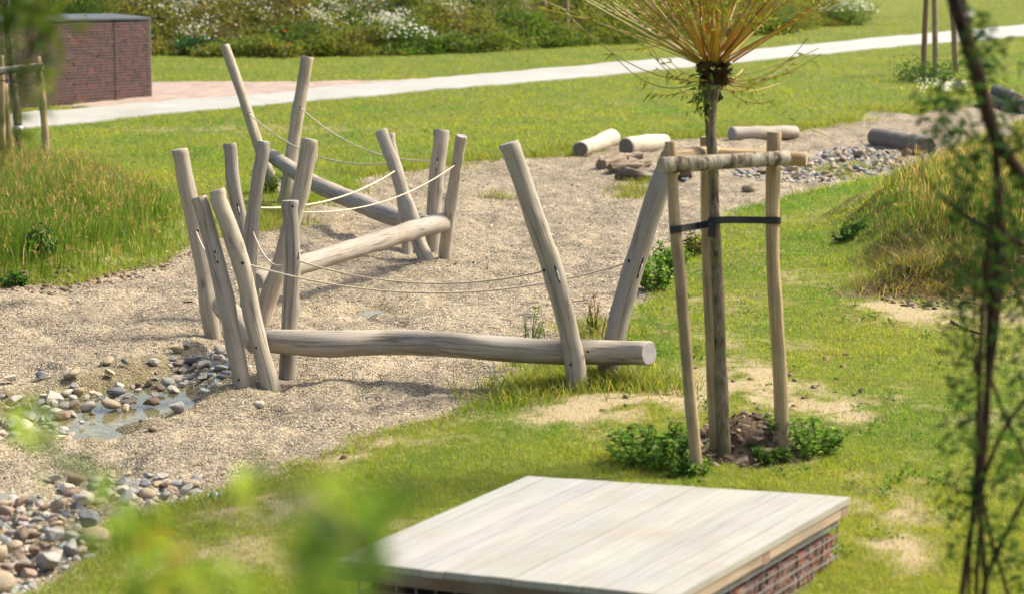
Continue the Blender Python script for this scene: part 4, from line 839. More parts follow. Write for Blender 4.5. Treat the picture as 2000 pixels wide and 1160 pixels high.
def weeds(px, py, hgt, rad, nst, nlf, L, W, cols, label, name="weed_clump", cat="weeds"):
    g = at(px, py); o = empty(name, g, label, cat); mb = MB(); leafplant(mb, g, hgt, rad, nst, nlf, L, W, cols); mb.build("foliage", M['leaf'], o)
LG = [(.11, .21, .04), (.14, .25, .05), (.08, .16, .03), (.17, .25, .07)]
weeds(1285, 905, .30, .36, 46, 18, .075, .030, LG, "leafy green weeds left of the willow's stakes, behind the timber deck")
weeds(1340, 925, .16, .16, 16, 14, .06, .026, LG, "low weeds at the foot of the left willow stake")
weeds(1575, 885, .27, .27, 30, 18, .075, .032, LG, "leafy pale green weeds right of the willow's right stake")
weeds(1500, 905, .16, .16, 18, 16, .06, .026, [(.05, .10, .025), (.07, .13, .03)], "low dark weeds on the soil heap by the willow")
weeds(1275, 570, .42, .22, 26, 26, .07, .03, LG, "tall nettles growing against the leaning right hand post")
weeds(1305, 535, .42, .28, 32, 26, .07, .03, LG, "nettles along the gravel edge behind the left willow stake")
weeds(1356, 500, .40, .14, 16, 18, .07, .03, [(.09, .14, .03), (.13, .09, .04)], "brown tipped dock plant standing between the stakes at the gravel edge")
weeds(1040, 688, .48, .10, 8, 22, .045, .018, [(.12, .18, .06), (.16, .21, .09)], "thin pale thistle growing behind the front beam on the gravel")
weeds(1165, 652, .44, .11, 12, 8, .05, .012, [(.30, .16, .10), (.22, .2, .06)], "reddish sorrel stalks between the two leaning right hand posts")
weeds(1660, 462, .22, .22, 20, 22, .07, .03, [(.04, .09, .03), (.06, .12, .035)], "dark leafy weeds in the lawn at the left foot of the mound")
weeds(80, 495, .42, .22, 14, 16, .10, .05, [(.04, .11, .035), (.05, .13, .03)], "broad dark leaves in the tall meadow grass on the left bank")
weeds(30, 560, .2, .16, 12, 10, .09, .05, [(.06, .13, .03)], "broad green dock leaves hanging over the left gravel edge")
weeds(520, 378, .5, .25, 20, 18, .07, .025, MG, "tall green weeds with tiny white flowers behind the posts at the lawn edge")
for px, py, w_, lb in [(1476, 862, 44, "rounded dark brown clod of earth on top of the soil heap"), (1452, 905, 40, "orange brown clod low on the soil heap"), (1425, 896, 26, "small clod right behind the willow trunk's foot"), (1502, 884, 34, "brown clod on the right shoulder of the soil heap")]: rock(px, py, w_, 'brown', px * 3, lb, None, sink=.4, cat="soil clod", name="soil_clod")
def lumps(name, label, cat, C, r, cols, mat):
    n = len(C); v0 = [rockmesh2(k) for k in range(6)]; mb = MB()
    for i in range(n):
        v, f = v0[i % 6]; a = random.uniform(0, 6.28); ca_, sa_ = math.cos(a), math.sin(a); q = v * r[i] * rng.uniform(.7, 1.25, 3)
        mb.add(np.c_[q[:, 0] * ca_ - q[:, 1] * sa_, q[:, 0] * sa_ + q[:, 1] * ca_, q[:, 2]] + C[i], f, col=cols[i], smooth=i % 2 == 0)
    tag(mb.build(name, mat), label, cat, None, "stuff")
def rockmesh2(k):
    import bmesh
    bm = bmesh.new(); bmesh.ops.create_icosphere(bm, subdivisions=2, radius=1.0); v = np.array([list(q.co) for q in bm.verts]); f = np.array([[q.index for q in p.verts] for p in bm.faces]); bm.free()
    r = np.random.default_rng(k + 70)
    for _ in range(9): d = r.normal(size=3); d /= np.linalg.norm(d); s_ = v @ d; v = v - np.maximum(0, s_ - r.uniform(.6, .85))[:, None] * d
    return v * [1, .8, .6], f
def stuffpts(polys, n, wmin, wmax, up):
    out = []; rr = []
    for poly, m_ in zip(polys, n):
        pw = np.array([at0(*p) for p in poly]); X = rng.uniform(pw[:, 0].min(), pw[:, 0].max(), m_ * 4); Y = rng.uniform(pw[:, 1].min(), pw[:, 1].max(), m_ * 4); k = sdf(pw, X, Y) < 0; X, Y = X[k][:m_], Y[k][:m_]
        r = rng.uniform(wmin, wmax, len(X)); out.append(np.c_[X, Y, h(X, Y) + r * up]); rr.append(r)
    return np.concatenate(out), np.concatenate(rr)
C, r = stuffpts([[(1385, 840), (1490, 835), (1580, 860), (1620, 895), (1560, 925), (1480, 935), (1380, 935), (1340, 905)], [(1720, 560), (1900, 560), (2010, 570), (1990, 618), (1800, 614), (1725, 600)], [(-60, 552), (200, 536), (330, 505), (400, 480), (395, 500), (330, 525), (245, 548), (130, 568), (-60, 580)], [(1300, 720), (1640, 690), (1720, 800), (1500, 830), (1150, 830)]], [420, 520, 380, 50], .012, .045, .1)
lumps("loose_soil", "loose dark brown soil crumbs at the willow's foot and along the broken banks", "soil", C, r, pick([(.13, .085, .05), (.09, .06, .035), (.19, .13, .08), (.24, .17, .10)], len(C), .2), M['brick'])
C, r = stuffpts([[(0, 580), (360, 560), (600, 480), (1000, 330), (1300, 300), (1330, 480), (1200, 640), (960, 760), (650, 880), (300, 960), (0, 960)]], [260], .007, .017, .3)
lumps("gravel_debris", "dark crumbs of bark and earth scattered over the gravel", "debris", C, r * np.clip(C[:, 1] / 16, 1, 2), pick([(.07, .05, .035), (.12, .085, .05), (.05, .045, .04)], len(C), .2), M['brick'])
HP = [[(-60, 770), (130, 770), (190, 785), (250, 795), (190, 820), (130, 835), (60, 850), (-60, 860)], [(-80, 985), (60, 985), (150, 980), (185, 1020), (215, 1045), (190, 1085), (150, 1110), (80, 1130), (40, 1160), (-80, 1180)], [(90, 945), (170, 935), (290, 935), (400, 945), (400, 962), (320, 985), (230, 995), (150, 985)], [(1430, 338), (1500, 330), (1570, 320), (1600, 297), (1690, 288), (1760, 303), (1830, 315), (1815, 343), (1730, 345), (1690, 341), (1620, 360), (1540, 355), (1435, 350)], [(330, 700), (390, 682), (440, 686), (490, 712), (440, 748), (400, 752), (380, 735), (330, 720)]]
C, r = stuffpts(HP, [190, 210, 110, 1150, 120], .02, .055, .15); r = r * np.where(C[:, 1] > 24, 1.35, 1.0)
lumps("cobble_fill", "small cobbles filling the gaps between the larger stones of the heaps", "cobbles", C, r, pick([(.34, .33, .30), (.25, .26, .27), (.40, .33, .23), (.44, .40, .32), (.33, .25, .18), (.36, .33, .27)], len(C), .18), M['brick'])

# left staked tree
lt = empty("tree_stakes", at(45, 318), "three wooden stakes with a cross rail round the young tree at the left edge", "tree stakes")
stake(lt, [(92, 334), (86, 230), (74, 111)], (16, 13)); stake(lt, [(4, 300), (5, 200), (2, 110)], (13, 11)); stake(lt, [(22, 296), (14, 230), (9, 165)], (13, 12))
yq = at(92, 334).y - .12; 
p = np.array([list(P(-30, 142, yq)), list(P(84, 131, yq))]); mb = MB(); tube(mb, catmull(p, 10), 8 * yq / FPX, 14, rough=.1, seed=4); mb.build("rail", [M['rail'], M['stake_end']], lt)
mb = MB(); p = np.array([list(P(4, 158, yq)), list(P(30, 160, yq - .03)), list(P(55, 166, yq)), list(P(82, 156, yq + .02))]); tube(mb, catmull(p, 20), .05, 8, flatten=.2, capmat=0); mb.build("strap", M['black'], lt)
yt = trunkY = at(40, 312).y; tr_ = empty("young_tree", at(40, 312), "slim dark young tree between the left edge stakes with a white band round its stem", "tree")
p = np.array([list(P(a, b, yt)) for a, b in [(41, 330), (38, 280), (32, 210), (20, 110), (14, 30), (10, -60), (5, -160)]]); mb = MB(); tube(mb, catmull(p, 30), np.linspace(9, 6, 30) * yt / FPX, 12, rough=.1, seed=9); mb.build("trunk", [M['trunk'], M['trunk']], tr_)
mb = MB(); q0 = P(35.5, 246, yt); q1 = P(35, 254, yt); tube(mb, [q0, q1], 9.6 * yt / FPX, 14, capmat=0); mb.build("white_band", M['band'], tr_)
mb = MB(); tp = np.array(list(P(8, -60, yt))); m_ = 900; leaves(mb, tp + rng.normal(size=(m_, 3)) * [.6, .6, .7], rng.normal(size=(m_, 3)), .1, .035, pick(MG, m_)); mb.build("crown", M['leaf'], tr_)
m_ = 90; px = rng.uniform(1180, 1900, m_); py = rng.uniform(440, 1120, m_); X, Y = flat(px, py); g_ = gsd(X, Y); k = (g_ > .15) & (soilmask(X, Y) < .3); X, Y = X[k], Y[k]; m_ = len(X)
px = rng.uniform(100, 1900, 140); py = rng.uniform(175, 330, 140); X2, Y2 = flat(px, py); k = (gsd(X2, Y2) > .2) & (sdf(PATHPOLY, X2, Y2) > .3) & (sdf(FPOLY, X2, Y2) > .3); X = np.r_[X, X2[k]]; Y = np.r_[Y, Y2[k]]; m_ = len(X)
i = np.repeat(np.arange(m_), 16); sp_ = rng.uniform(.02, .055, m_)[i]; X, Y = X[i] + rng.normal(size=len(i)) * sp_, Y[i] + rng.normal(size=len(i)) * sp_; mb = MB()
leaves(mb, np.c_[X, Y, h(X, Y) + rng.uniform(.01, .05, len(i))], rng.normal(size=(len(i), 3)) + [0, 0, .5], rng.uniform(.02, .045, len(i)), rng.uniform(.012, .025, len(i)), pick([(.09, .17, .025), (.09, .17, .03), (.05, .11, .03)], len(i), .2))
tag(mb.build("lawn_weeds", M['leaf']), "small rosettes of clover and dandelion leaves dotted through the lawn", "weeds", None, "stuff")
# far right stakes and the ones on the slope
ft = empty("tree_stakes", at(1820, 150), "three slender stakes standing in the lawn by the path at the far right", "tree stakes")
stake(ft, [(1804, 146), (1806, 70), (1812, -60)], (12, 11), mats=[M['brownstake'], M['stake_end']]); stake(ft, [(1827, 148), (1826, 60), (1824, -60)], (11, 11)); stake(ft, [(1867, 141), (1864, 80), (1862, 14)], (12, 12))
for pp, w_, lb in [([(1106, 70), (1107, 0), (1107, -60)], (11, 10), "pale stake standing on the slope left of the willow's shoots"), ([(1066, 48), (1064, 0), (1062, -60)], (7, 6), "thin brown stake on the slope left of the pale one"),
                   ([(1424, 72), (1423, 0), (1424, -60)], (14, 13), "orange brown stake on the slope just behind the willow's head"), ([(1398, 62), (1400, 0), (1401, -60)], (7, 7), "thin grey stake on the slope left of the orange brown one"),
                   ([(110, 60), (110, 30), (109, -40)], (7, 6), "thin pale stake rising behind the brick gabion wall"), ([(61, 60), (60, 20), (59, -40)], (8, 7), "stake near the left edge rising behind the brick gabion wall")]:
    g = at(*pp[0]); y0, y1 = pp[0][1], pp[-1][1]; p = np.array([list(P(a, b, g.y)) for a, b in pp]); p = np.vstack([p[0] - [0, 0, .4], p]); mb = MB(); tube(mb, catmull(p, 14), np.linspace(w_[0], w_[1], 14) / 2 * g.y / FPX, 12, rough=.1, seed=int(pp[0][0]))
    tag(mb.build("stake", [M['stake'], M['stake_end']]), lb, "stake", "stakes on the slope")

# ------------------------------------------------------------------ logs
def log(pts, w, mats, label, seed, name="log", half=False, rough=.1, freq=1, group="cut logs on the far gravel", n=26):
    p = np.array([list(q) for q in pts]); pc = catmull(p, n); rad = np.interp(np.linspace(0, 1, n), np.linspace(0, 1, len(w)), np.array(w) / 2) * pc[:, 1] / FPX
    mb = MB(); tube(mb, pc, rad, 22 if freq == 1 else 40, rough=rough, seed=seed, bevel=.12, freq=freq); return tag(mb.build(name, mats), label, "log", group)
def onground(px, py, wpx, up=.42):      # a point lying on the ground: centre a radius above it
    g = at(px, py); r = wpx / 2 * g.y / FPX; return g + Vector((0, 0, r * up * 2))
LM = [M['log'], M['log_end']]
log([onground(1133, 307, 34), onground(1165, 296, 32), onground(1194, 284, 34)], [32, 31, 36], LM, "pale bent log with a dark cut end, leftmost of the far logs", 3)
log([onground(1222, 304, 38), onground(1262, 296, 34), onground(1298, 287, 26)], [38, 37, 26], LM, "pale curved log between the bent log and the left willow stake", 4)
log([onground(1428, 274, 27), onground(1490, 271, 26), onground(1553, 269, 24)], [29, 27, 25], [M['post'], M['post_end']], "straight grey white log behind the right willow stake", 5, rough=.16)
log([onground(1706, 282, 34), onground(1760, 294, 36), onground(1812, 306, 42)], [36, 40, 42], [M['greylog'], M['greylog']], "thick grey brown log lying beside the cobble heap", 6)
log([onground(1842, 170, 7), onground(1862, 168, 7), onground(1886, 166, 7)], [8, 8, 8], LM, "thin pale log in the lawn below the far right stakes", 7, rough=.1)
for pts, w_, lb, sd_ in [([(1172, 332), (1205, 325), (1250, 317)], [22, 22, 17], "rotten log with an open end, left in the rotten heap", 11), ([(1190, 340), (1225, 335), (1268, 330)], [18, 22, 16], "splintered rotten log in the middle of the rotten heap", 12),
                         ([(1205, 350), (1250, 353), (1312, 354)], [20, 27, 26], "dark split log lying at the front of the rotten heap", 13), ([(1225, 322), (1245, 322), (1258, 320)], [16, 20, 16], "short rotten log at the back of the rotten heap", 14),
                         ([(1300, 350), (1325, 350), (1352, 348)], [24, 24, 22], "dark log end showing between the left stake and the willow trunk", 15)]:
    log([onground(a, b, 26) for a, b in pts], w_, [M['drift'], M['drift']], lb, sd_, "rotten_log", rough=.6, group="rotten logs on the gravel", freq=2.6, n=44)
for (a, b), (c, d), w_, lb, sd_ in [((1968, 222), (1925, 205), 26, "bark covered log with a pale round end, left in the stack at the right edge", 21), ((2003, 222), (1962, 204), 27, "bark covered log with an orange end at the right edge of the stack", 22), ((1985, 205), (1944, 190), 24, "bark covered log on top of the stack at the right edge", 23)]:
    q0 = onground(a, b if sd_ != 23 else 222, w_); q1 = onground(c, d if sd_ != 23 else 206, w_)
    if sd_ == 23: q0.z += .21; q1.z += .21
    log([q0, q1], [w_, w_], [M['bark'], M['stake_end']], lb, sd_, "firewood_log", rough=.12, group="logs stacked at the right edge")

# ------------------------------------------------------------------ brick gabions
def brickwall(mb, o, ax, up_, L, H, inn, bw, bh, cols, thick=.1, vert=False):
    ax = np.array(ax); up_ = np.array(up_); inn = np.array(inn); r = 0; z = .01
    while z + bh < H:
        x = -random.random() * bw
        while x < L:
            x0 = max(x, 0); x1 = min(x + bw - .005, L)
            if x1 - x0 > .02: box(mb, np.array(o) + ax * x0 + up_ * z + inn * abs(random.gauss(.014, .006)), ax * (x1 - x0), inn * thick, up_ * (bh - .004), col=pick(cols, 1, .18)[0])
            x += bw * random.uniform(.85, 1.1)
        z += bh
def wires(mb, o, ax, up_, L, H, inn, px, pz, r):
    o = np.array(o); ax = np.array(ax); up_ = np.array(up_); inn = np.array(inn)
    for x in np.arange(0, L + 1e-6, px): box(mb, o + ax * (x - r) + up_ * 0 - inn * .004, ax * 2 * r, inn * .006, up_ * H)
    for z in np.arange(0, H + 1e-6, pz): box(mb, o + up_ * (z - r) - inn * .009, ax * L, inn * .006, up_ * 2 * r)
BR = [(.12, .034, .020), (.14, .040, .023), (.10, .032, .021), (.115, .037, .024), (.085, .034, .025)]
def gabion(pa, pb, topz, label, depth=1.2):
    a, b = at(*pa), at(*pb); z = min(a.z, b.z) - .03; A = np.array([a.x, a.y, z]); B = np.array([b.x, b.y, z]); ax = B - A; L = np.linalg.norm(ax); ax /= L; inn = np.array([-ax[1], ax[0], 0]); up_ = np.array([0, 0, 1.])
    H = topz - z; root = empty("brick_gabion", Vector((A + B) / 2), label, "gabion wall")
    mb = MB(); brickwall(mb, A, ax, up_, L, H, inn, .22, .068, BR); brickwall(mb, B, inn, up_, depth, H, -ax, .22, .068, BR)
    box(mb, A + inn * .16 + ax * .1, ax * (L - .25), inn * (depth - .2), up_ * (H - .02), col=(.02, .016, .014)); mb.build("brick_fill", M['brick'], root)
    mb = MB(); wires(mb, A, ax, up_, L, H, inn, .07, .07, .003); wires(mb, B, inn, up_, depth, H, -ax, .07, .07, .003)
    for x in (0, L * .0 + L - .0): box(mb, A + ax * (x - .012) - inn * .014, ax * .024, inn * .01, up_ * H)
    mb.build("wire_cage", M['wire'], root)
    for x in JOINTS:
        mb = MB(); box(mb, A + ax * (L - x) - inn * .006, ax * .022, inn * .1, up_ * H, col=(.01, .01, .01)); mb.build("joint", M['dark'], root)
    mb = MB(); zt = np.array([0, 0, H + .004]); sl = inn * depth + np.array([0, 0, .09])
    box(mb, A + zt - inn * .03 - ax * .03, ax * (L + .06), sl + inn * .06, up_ * .035); mb.build("cover_sheet", M['lid'], root)
    mb = MB(); box(mb, B + ax * .0 - inn * .10 + np.array([0, 0, .03]), ax * .32, inn * .3, up_ * .05); mb.build("base_slab", M['lid'], root)
g_ = at(296, 190); JOINTS = [(296 - 194) * g_.y / FPX * 1.02]
gabion((-40, 222), (296, 190), P(288, 38, g_.y).z, "dark red brick gabion wall in a wire cage standing beside the path")

# timber deck on a brick gabion, near the camera
zt = .42; tT = HC - zt
def attop(px, py, z):
    dx, dy, dz = raydir(px, py); t = (z - HC) / dz; return np.array([float(dx * t), float(dy * t), z])
A_, B_, C_ = attop(1030, 928, zt), attop(1662, 969, zt), attop(1320, 1164, zt); D_ = attop(652, 1092, zt)
dk = empty("timber_platform", Vector((A_ + C_) / 2 * [1, 1, 0]), "low bleached timber platform on a caged brick base in the front", "platform")
e1 = (B_ - A_); L1 = np.linalg.norm(e1); e1 /= L1; e2 = (C_ - B_); L2 = np.linalg.norm(e2); e2 /= L2; f1 = C_ - D_; LF = np.linalg.norm(f1); f1 /= LF; g2 = D_ - A_; LG2 = np.linalg.norm(g2); g2 /= LG2; zz = np.array([0, 0, 1.])
mb = MB(); nb = 15; bw = L1 / nb
for k in range(nb):
    t = random.uniform(.92, 1.05); u0, u1 = k / nb + .0008, (k + 1) / nb - .0008; dz_ = random.uniform(0, .003)
    q = [A_ + (B_ - A_) * u0, A_ + (B_ - A_) * u1, D_ + (C_ - D_) * u1, D_ + (C_ - D_) * u0]; ends = random.uniform(-.004, .004); q[2] = q[2] + e2 * ends; q[3] = q[3] + e2 * ends
    v = np.array([p_ - zz * (.034 + dz_) for p_ in (q[0], q[3], q[2], q[1])] + [p_ - zz * dz_ for p_ in (q[0], q[3], q[2], q[1])])
    o_v = random.random() * 9; cu = [(u0 * L1 + o_v, o_v * 3), (u0 * L1 + o_v, o_v * 3 + L2), (u1 * L1 + o_v, o_v * 3 + L2), (u1 * L1 + o_v, o_v * 3)]
    uv = [cu[i_ % 4] for face in BOXF for i_ in face]
    mb.add(v[BOXF].reshape(-1, 3), np.arange(24).reshape(6, 4), col=(t, t * random.uniform(.96, 1), t * random.uniform(.90, .98)), uv=uv)
mb.build("deck_planks", deck_mat(), dk)
for off in (.03, L2 * .5, L2 - .11):
    mb = MB(); p0_ = A_ + (D_ - A_) * (off / L2); p1_ = B_ + (C_ - B_) * (off / L2); box(mb, p0_ - zz * .098, (p1_ - p0_) * .996, e2 * .075, zz * .06); mb.build("batten", [woodmat("batten_wood", (.30, .17, .10), (.17, .09, .055))] if 'batten_wood' not in bpy.data.materials else bpy.data.materials['batten_wood'], dk)
fas = woodmat("fascia_wood", (.42, .31, .22), (.27, .19, .13)); fas_shade = woodmat("shade_toned_fascia_wood", (.20, .13, .09), (.11, .07, .05))  # front copy darkened: the unlit side's shade is put into the wood colour
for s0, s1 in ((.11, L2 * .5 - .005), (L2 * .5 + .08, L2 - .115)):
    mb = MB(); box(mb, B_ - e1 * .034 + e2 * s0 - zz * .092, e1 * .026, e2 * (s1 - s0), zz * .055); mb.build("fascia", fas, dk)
mb = MB(); box(mb, D_ - e2 * .032 + f1 * .01 - zz * .095, f1 * (LF - .03), e2 * .026, zz * .058); mb.build("fascia", fas_shade, dk)
wtop = zt - .118; gz = -.04; ins = .025
BR2 = [(.27, .11, .072), (.23, .09, .06), (.30, .145, .10), (.20, .09, .065), (.25, .155, .115), (.17, .11, .09)]
o_ = B_ * [1, 1, 0] - e1 * ins + e2 * .12 + zz * gz; Ls = L2 - .22
mb = MB(); brickwall(mb, o_ + e2 * 0, e2, zz, Ls, wtop - gz, -e1, .048, .0555, BR2)
of = D_ * [1, 1, 0] - e2 * .12 + f1 * ins * 2 + zz * gz; brickwall(mb, of, f1, zz, LF - 4 * ins, wtop - gz, -e2, .21, .068, BR2)
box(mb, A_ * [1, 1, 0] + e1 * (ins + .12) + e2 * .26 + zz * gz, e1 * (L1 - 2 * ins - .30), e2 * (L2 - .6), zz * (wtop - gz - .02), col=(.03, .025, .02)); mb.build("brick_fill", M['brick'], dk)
mb = MB(); wires(mb, o_, e2, zz, Ls, wtop - gz, -e1, .19, .0555, .0026); wires(mb, of, f1, zz, LF - 4 * ins, wtop - gz, -e2, .1, .058, .004)
box(mb, o_ + zz * (wtop - gz) + e1 * .004, e2 * Ls, -e1 * .01, zz * .012); mb.build("wire_cage", M['wire'], dk)

# ------------------------------------------------------------------ living willow arch, right foreground
YW = 6.6
ar = empty("willow_arch", Vector((1.45, YW, hz(1.45, YW))), "arch of dark living willow rods tied with white string at the right edge, close up", "willow arch")
def rod(pp, w, Y=YW, mat='redstem', dY=0.0, name="rod"):
    m_ = len(pp); p = np.array([list(P(a, b, Y + dY * i / (m_ - 1))) for i, (a, b) in enumerate(pp)]); pc = catmull(p, 30)
    mb = MB(); tube(mb, pc, np.interp(np.linspace(0, 1, 30), np.linspace(0, 1, len(w)), np.array(w) / 2) * pc[:, 1] / FPX, 12, rough=.2, seed=int(pp[0][0] + pp[0][1])); return mb.build(name, [M[mat], M[mat]], ar)
rod([(1690, -560), (1770, -320), (1835, -120), (1852, -40), (1876, 45), (1903, 130), (1925, 210), (1945, 270), (1975, 315), (2015, 370), (2060, 440)], [20, 23, 26, 27, 28, 27, 27, 26, 24, 24], YW - .06)
rod([(1740, -520), (1810, -280), (1868, -60), (1893, 60), (1920, 160), (1940, 260), (1951, 360), (1952, 460), (1946, 560), (1936, 660), (1926, 780), (1919, 880), (1910, 960), (1886, 1100), (1870, 1300), (1862, 1800)], [8, 10, 12, 13, 14, 14, 14, 14, 13, 13, 12, 12], YW)
rod([(1938, 240), (1944, 340), (1941, 450), (1934, 560), (1930, 690), (1928, 820), (1919, 930), (1914, 1040), (1906, 1180), (1896, 1800)], [8, 11, 13, 13, 12, 11, 11, 11], YW + .05)
rod([(1950, 360), (1935, 450), (1924, 540), (1917, 640), (1913, 760), (1910, 900), (1914, 1000), (1922, 1100), (1925, 1200), (1930, 1800)], [8, 11, 12, 12, 12, 11, 10, 10], YW - .05)
rod([(1958, 400), (1962, 500), (1950, 620), (1934, 740), (1915, 860), (1902, 960), (1895, 1060), (1893, 1160), (1885, 1800)], [5, 8, 9, 9, 9, 8, 8], YW + .03)
rod([(1905, 560), (1902, 660), (1908, 740), (1920, 860)], [4, 5, 6, 6], YW - .02)
rod([(1936, 740), (1960, 808), (1985, 855), (2020, 920), (2080, 1030)], [8, 8, 8, 8, 8], YW + .1); rod([(2040, 745), (1990, 795), (1955, 850), (1930, 910), (1912, 965)], [8, 9, 9, 9], YW - .04)
rod([(2050, 905), (2005, 965), (1970, 1030), (1940, 1095), (1918, 1165), (1890, 1300), (1880, 1700)], [10, 10, 10, 10, 10], YW - .03); rod([(1916, 950), (1932, 1035), (1948, 1090), (1968, 1160), (2010, 1330), (2060, 1700)], [8, 8, 8, 8], YW + .07)
rod([(1790, 330), (1850, 395), (1900, 430), (1960, 462), (2030, 492)], [3, 7, 10, 11, 12], YW - .12); rod([(1945, 440), (1962, 520), (1985, 570), (2020, 640)], [6, 7, 7, 7], YW + .1); rod([(1955, 350), (1990, 470), (2010, 600)], [5, 6, 6], YW + .2)
for cx, cy, ang_ in ((1880, 30, .25), (1951, 258, .45)):
    for sg in (-1, 1):
        c = P(cx, cy, YW - .03); r_ = 19 * YW / FPX; t = np.linspace(0, 6.28, 24); tl = sg * ang_ + .3
        p = np.stack([c.x + np.cos(t) * r_ * 1.05, c.y + np.sin(t) * r_ * 1.3, c.z + np.cos(t) * r_ * math.tan(tl)], -1); mb = MB(); tube(mb, p, .004, 6, caps=False); mb.build("string_tie", M['string'], ar)
mb = MB()
WLC = [(.02, .055, .016), (.03, .07, .018), (.045, .09, .02), (.025, .06, .025)]
for cx, cy, sx, sy, n_ in [(1850, 240, 30, 35, 90), (1830, 195, 25, 20, 40), (1905, 60, 22, 25, 40), (1935, 120, 25, 30, 40), (1980, 250, 30, 50, 90), (1985, 400, 30, 70, 150), (1900, 330, 30, 50, 120), (1915, 440, 25, 50, 100), (1890, 540, 28, 50, 110), (1885, 640, 25, 50, 60), (1990, 560, 25, 60, 60), (1880, 800, 18, 40, 34), (1875, 860, 16, 25, 22), (1875, 930, 25, 25, 26), (1950, 1000, 28, 60, 70), (1960, 920, 25, 40, 40), (1930, 1060, 16, 40, 30), (1985, 1120, 20, 40, 30), (1900, 150, 30, 40, 50), (1960, 480, 30, 60, 90), (1975, 680, 22, 60, 60), (1860, 420, 18, 50, 50), (1880, 720, 16, 50, 40), (1985, 850, 20, 60, 60), (1870, 1000, 18, 60, 40)]:
    n_ = int(n_ * 1.05)
    C = np.array([list(P(random.gauss(cx, sx), random.gauss(cy, sy), YW + random.gauss(.05, .22))) for _ in range(n_)])
    leaves(mb, C, rng.normal(size=(n_, 3)) + [0, 0, .2], rng.uniform(.035, .07, n_), rng.uniform(.006, .010, n_), pick(WLC, n_, .25), droop=.35)
mb.build("leaves", M['leaf'], ar)

# ------------------------------------------------------------------ leafy willow twigs very near the camera
def twig(name, pts, label, clusters, cols, r=.004, L=(.035, .055), W=(.016, .024)):
    p = np.array([list(q) for q in pts]); o = empty(name, Vector(p[0]), label, "branch"); pc = catmull(p, 40)
    mb = MB(); tube(mb, pc, np.linspace(r * 1.6, r * .5, 40), 8, capmat=0, col=(.10, .07, .03)); mb.build("stem", sm, o)
    mb = MB()
    for px, py, Y, s, n_, ci in clusters:
        C = np.array([list(P(random.gauss(px, s), random.gauss(py, s), Y + random.gauss(0, .05))) for _ in range(n_)]); leaves(mb, C, rng.normal(size=(n_, 3)) + [0, -.1, .3], rng.uniform(*L, n_), rng.uniform(*W, n_), pick([cols[ci]], n_, .15), droop=.3)
    mb.build("leaves", M['leaf'], o)
FC = [(.21, .30, .035), (.13, .21, .025), (.065, .135, .024), (.30, .36, .07), (.32, .29, .035)]
twig("willow_branch", [(-1.1, 2.55, 0.0), (-.75, 2.6, 1.4), list(P(330, 1200, 2.6)), list(P(285, 1080, 2.6)), list(P(205, 980, 2.6)), list(P(110, 895, 2.62)), list(P(45, 830, 2.62)), list(P(20, 790, 2.62))], "out of focus bright green willow twig crossing the lower left corner",
     [(45, 805, 2.6, 12, 5, 0), (35, 830, 2.6, 14, 5, 3), (95, 880, 2.6, 18, 7, 1), (155, 935, 2.6, 16, 6, 2), (215, 990, 2.6, 26, 10, 0), (235, 1045, 2.6, 26, 9, 1), (300, 1080, 2.55, 30, 10, 4), (350, 1110, 2.5, 35, 10, 0), (400, 1120, 2.5, 30, 8, 3), (270, 1120, 2.6, 30, 8, 1), (480, 1140, 2.5, 35, 8, 0)], FC)
twig("willow_branch", [(.2, 1.75, 0.0), (-.1, 1.78, 1.5), list(P(760, 1240, 1.8)), list(P(700, 1080, 1.8)), list(P(640, 1000, 1.8)), list(P(560, 945, 1.85)), list(P(480, 910, 1.9))], "very blurred large green willow spray left of the timber platform",
     [(655, 1005, 1.7, 38, 8, 0), (615, 1060, 1.7, 38, 9, 2), (690, 1055, 1.72, 38, 9, 2), (660, 1090, 1.75, 38, 8, 2), (700, 1120, 1.75, 36, 6, 1), (475, 925, 2.3, 10, 3, 3), (520, 950, 2.2, 14, 3, 0), (650, 970, 1.7, 28, 3, 0), (570, 1090, 1.7, 38, 5, 1)], FC)
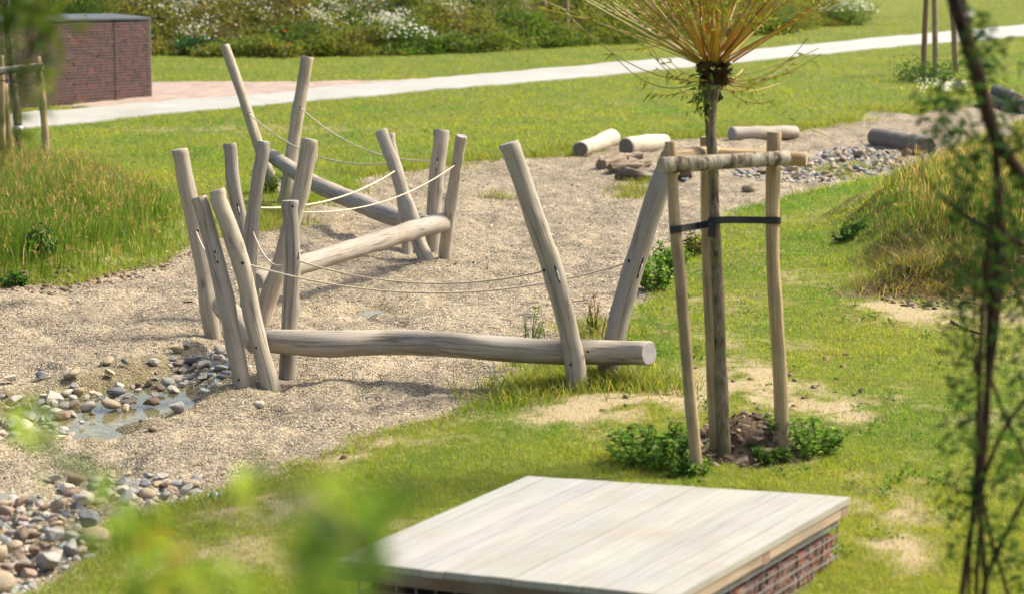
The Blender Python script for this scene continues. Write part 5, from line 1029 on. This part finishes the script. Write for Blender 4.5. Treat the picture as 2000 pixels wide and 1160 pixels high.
twig("willow_branch", [(-2.2, 4.3, 0.0), (-2.1, 4.3, 2.0), (-1.75, 4.4, 3.6), list(P(20, -60, 4.5)), list(P(55, 40, 4.5)), list(P(50, 150, 4.5)), list(P(30, 230, 4.5)), list(P(8, 300, 4.5))], "blurred green willow twig hanging over the top left corner",
     [(60, 20, 4.5, 26, 16, 1), (110, 20, 4.5, 16, 9, 0), (75, 75, 4.5, 20, 12, 1), (60, 120, 4.5, 16, 12, 2), (100, 50, 4.5, 16, 8, 0), (45, 185, 4.5, 14, 7, 1), (20, 60, 4.5, 20, 12, 1), (15, 20, 4.5, 22, 14, 2), (70, 170, 4.5, 14, 5, 0), (20, 245, 4.5, 10, 5, 1), (5, 290, 4.5, 10, 5, 2), (100, 160, 4.5, 8, 2, 3), (130, 45, 4.5, 10, 4, 0)], [(.11, .15, .025), (.075, .115, .02), (.045, .08, .018), (.17, .19, .05), (.2, .2, .05)], r=.007, L=(.05, .09), W=(.014, .022))

# ------------------------------------------------------------------ small things
g = at(419, 972); mb = MB(); gx, gy = np.meshgrid(np.linspace(-1, 1, 7), np.linspace(-1, 1, 7)); V = np.stack([g.x + gx * .03 + gy * .015, g.y + gy * .06, g.z + .01 + .02 * np.sin(gx * 3 + gy * 5) + .015 * rng.random(gx.shape)], -1)
mb.add(V.reshape(-1, 3), gridfaces(7, 7)); tag(mb.build("litter", M['paper']), "crumpled pale blue scrap of litter at the near gravel edge", "litter")
def stick(pp, r, label):
    mb = MB(); p = np.array([list(at(*q) + Vector((0, 0, r))) for q in pp]); tube(mb, catmull(p, 16), np.linspace(r, r * .5, 16), 8, rough=.3); tag(mb.build("stick", [M['knuckle'], M['knuckle']]), label, "stick")
stick([(1104, 594), (1122, 591), (1148, 587)], .009, "thin dark stick on the gravel between the leaning right hand posts"); stick([(360, 592), (372, 591), (384, 596)], .008, "small curved stick on the gravel left of the climbing posts")
stick([(1858, 630), (1885, 645), (1920, 655)], .014, "pale root lying on the bare earth below the mound")
